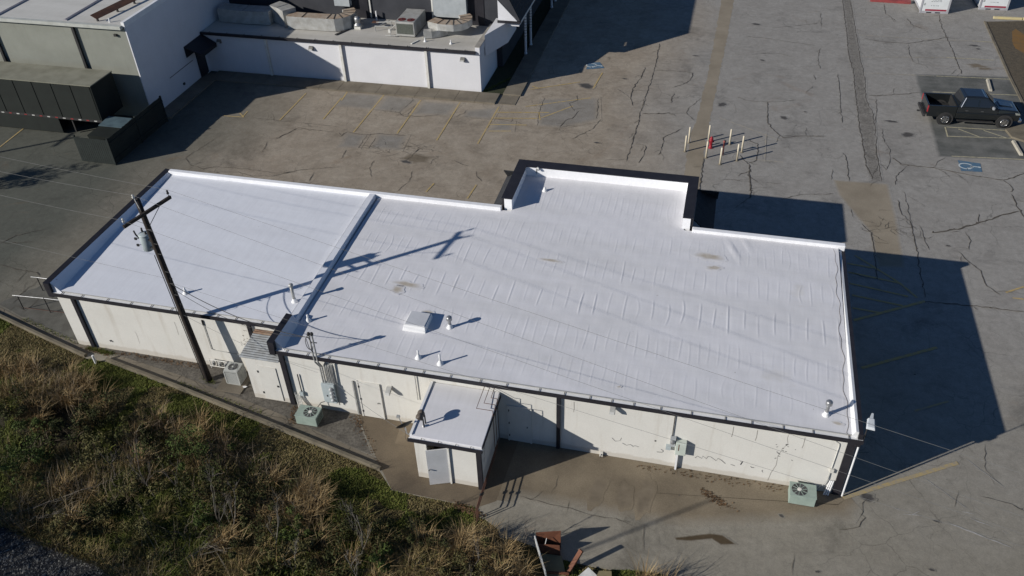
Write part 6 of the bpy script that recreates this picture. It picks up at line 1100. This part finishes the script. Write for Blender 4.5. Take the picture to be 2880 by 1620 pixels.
# creek gravel and leaf litter
n = 30000; x = RNG.uniform(-34,-17.5,n); y = RNG.uniform(9,16.4,n); lim = np.interp(x, [-60,-25.8,-23.7,-21.3,-19.4,-18.7,-18.3], [15.9,15.55,15.25,15.0,14.3,13.6,9]); k = y < lim-RNG.random(n)*.25; x, y = x[k], y[k]; n = len(x)
s = RNG.gamma(2.0,.010,n)+.008; c = np.stack([x,y,np.full(n,-1.115)],-1); th = RNG.uniform(0,6.28,n); e1_ = np.stack([np.cos(th),np.sin(th),RNG.uniform(-.3,.3,n)],-1)*s[:,None]*1.25; e2_ = np.stack([-np.sin(th),np.cos(th),RNG.uniform(-.3,.3,n)],-1)*s[:,None]*.8; e3_ = np.stack([np.zeros(n),np.zeros(n),s*.55],-1)
V = np.stack([c+e1_,c+e2_,c-e1_,c-e2_,c+e3_,c-e3_],1).reshape(-1,3); F = (np.array([[0,1,4],[1,2,4],[2,3,4],[3,0,4]])[None]+(np.arange(n)*6)[:,None,None]).reshape(-1,3)
nmesh('creek_gravel', V, F, MI('creek_pebbles', [(.10,.10,.10),(.20,.20,.19),(.05,.052,.055),(.30,.29,.26),(.08,.075,.065)]), 'stuff')
# dry leaves blown against walls and kerbs
lx, ly = [], []
for (ax, ay, bx, by, n_) in ((-13.66,23.45,-13.2,22.85,70),(-13.4,23.0,-11.7,21.2,60),(-26.6,24.9,-22.2,24.9,260),(-28.4,24.9,-27.0,24.7,120),(1.5,22.6,2.6,22.0,160),(-1.2,23.3,5.0,23.4,150),(-8.0,19.85,-6.8,19.55,260),(-16.2,22.5,-16.5,23.4,120)):
    q = RNG.random(n_); lx.append(ax+(bx-ax)*q+RNG.normal(0,.12,n_)); ly.append(ay+(by-ay)*q+RNG.normal(0,.09,n_))
lx = np.concatenate(lx); ly = np.concatenate(ly); n = len(lx); th = RNG.uniform(0,6.28,n); s = RNG.uniform(.02,.045,n)
V = np.stack([np.stack([lx+s*np.cos(th+q), ly+s*(1 if i%2 else .6)*np.sin(th+q), .022+RNG.uniform(0,.03,n)],-1) for i,q in enumerate((0,1.57,3.14,4.71))],1).reshape(-1,3)
nmesh('dry_leaves', V, np.arange(4*n).reshape(-1,4), MI('leaf_litter', [(.16,.09,.045),(.10,.06,.03),(.22,.14,.08),(.06,.04,.025)]), 'stuff')
# weeds sprouting along joints and wall feet
wx, wy = [], []
for (ax, ay, bx, by, n_) in ((-28.3,24.9,-26.8,24.8,700),(-22.6,23.7,-17.5,22.65,350),(-21.6,24.3,-21.0,24.0,250),(-33,26.2,-29,25.1,300),(-16.55,55.8,-15.1,58.5,900)):
    q = RNG.random(n_); wx.append(ax+(bx-ax)*q+RNG.normal(0,.09,n_)); wy.append(ay+(by-ay)*q+RNG.normal(0,.07,n_))
wx = np.concatenate(wx); wy = np.concatenate(wy); n = len(wx); a = RNG.uniform(0,6.28,n); h = RNG.uniform(.04,.13,n)
V = np.stack([np.stack([wx-.014*np.sin(a),wy+.014*np.cos(a),np.full(n,.0)],-1), np.stack([wx+.014*np.sin(a),wy-.014*np.cos(a),np.full(n,.0)],-1), np.stack([wx+h*.6*np.cos(a),wy+h*.6*np.sin(a),h],-1)],1).reshape(-1,3)
nmesh('joint_weeds', V, np.arange(3*n).reshape(-1,3), green_m, 'stuff')

# trees and a pole on the near bank, behind the camera's left edge: they shade the creek
def crown_tree(x, y, h, r, label, n, seed):
    rr_ = random.Random(seed); g_ = np.random.default_rng(seed); t = thing('bank_tree', label, 'tree', (x,y,-1.2), 0, 'trees on the near bank'); tr = MB().tube([(0,0,-.2),(.05,.05,h*.35),(.15,-.1,h*.7),(.1,.1,h*.92)], .17, 8, .05)
    for i in range(14):
        z = h*rr_.uniform(.3,.8); a = rr_.uniform(0,6.28); L = r*rr_.uniform(.6,1.); tr.tube([(.05,0,z),(L*.5*math.cos(a),L*.5*math.sin(a),z+L*.25),(L*math.cos(a),L*math.sin(a),z+L*.4)], .05, 5, .015)
    tr.build('trunk', dk_twig, t, True, False)
    lob = np.array([(rr_.gauss(0,r*.5), rr_.gauss(0,r*.5), h*rr_.uniform(.4,.95), r*rr_.uniform(.25,.5)) for _ in range(26)]); Lb = lob[g_.integers(0,26,n)]
    dv = g_.normal(0,1,(n,3)); dv /= np.linalg.norm(dv,axis=1)[:,None]; C_ = Lb[:,:3]+dv*(Lb[:,3]*g_.uniform(.2,1,n)**.5)[:,None]; u = g_.normal(0,1,(n,3)); u /= np.linalg.norm(u,axis=1)[:,None]; v = np.cross(u,dv); s = g_.uniform(.06,.12,n)[:,None]
    nmesh('crown', np.stack([C_-u*s, C_+v*s*.6, C_+u*s, C_-v*s*.6],1).reshape(-1,3), np.arange(4*n).reshape(-1,4), leaf_m[0], None, t)
crown_tree(-33.5,3.5,8.5,3.4,'evergreen tree on the near creek bank, left of the frame',9000,11); crown_tree(-38.5,5.0,9.0,3.2,'second evergreen on the near creek bank, farther left',9000,12); crown_tree(-29.0,1.0,8.0,2.8,'evergreen on the near bank closest to the camera side',7000,13)
OP = thing('utility_pole', 'bare wooden pole on the near bank outside the frame', 'utility pole', (-19.9,6.2,-1.2)); MB().tube([(0,0,-.2),(0,0,6),(0,0,13.0)], .075, 10, .05).build('pole', wood_pole, OP, True, False); MB().lathe((0,0,13.0), [(.07,0),(.05,.06),(.01,.08)], 8).build('pole_cap', dark_metal, OP, True, False)

crown_tree(-53.0,31.0,8.2,2.0,'evergreen beside the lane, left of the frame',5000,14)
OP2 = thing('utility_pole', 'bare wooden pole beside the lane, left of the frame', 'utility pole', (-59.2,31.8,0)); MB().tube([(0,0,-.2),(0,0,4.5),(0,0,9.0)], .13, 10, .09).build('pole', wood_pole, OP2, True, False); MB().beam((-.05,-1,8.6),(.05,1,8.6),.1,.12).build('crossarm', wood_pole, OP2, world=False)
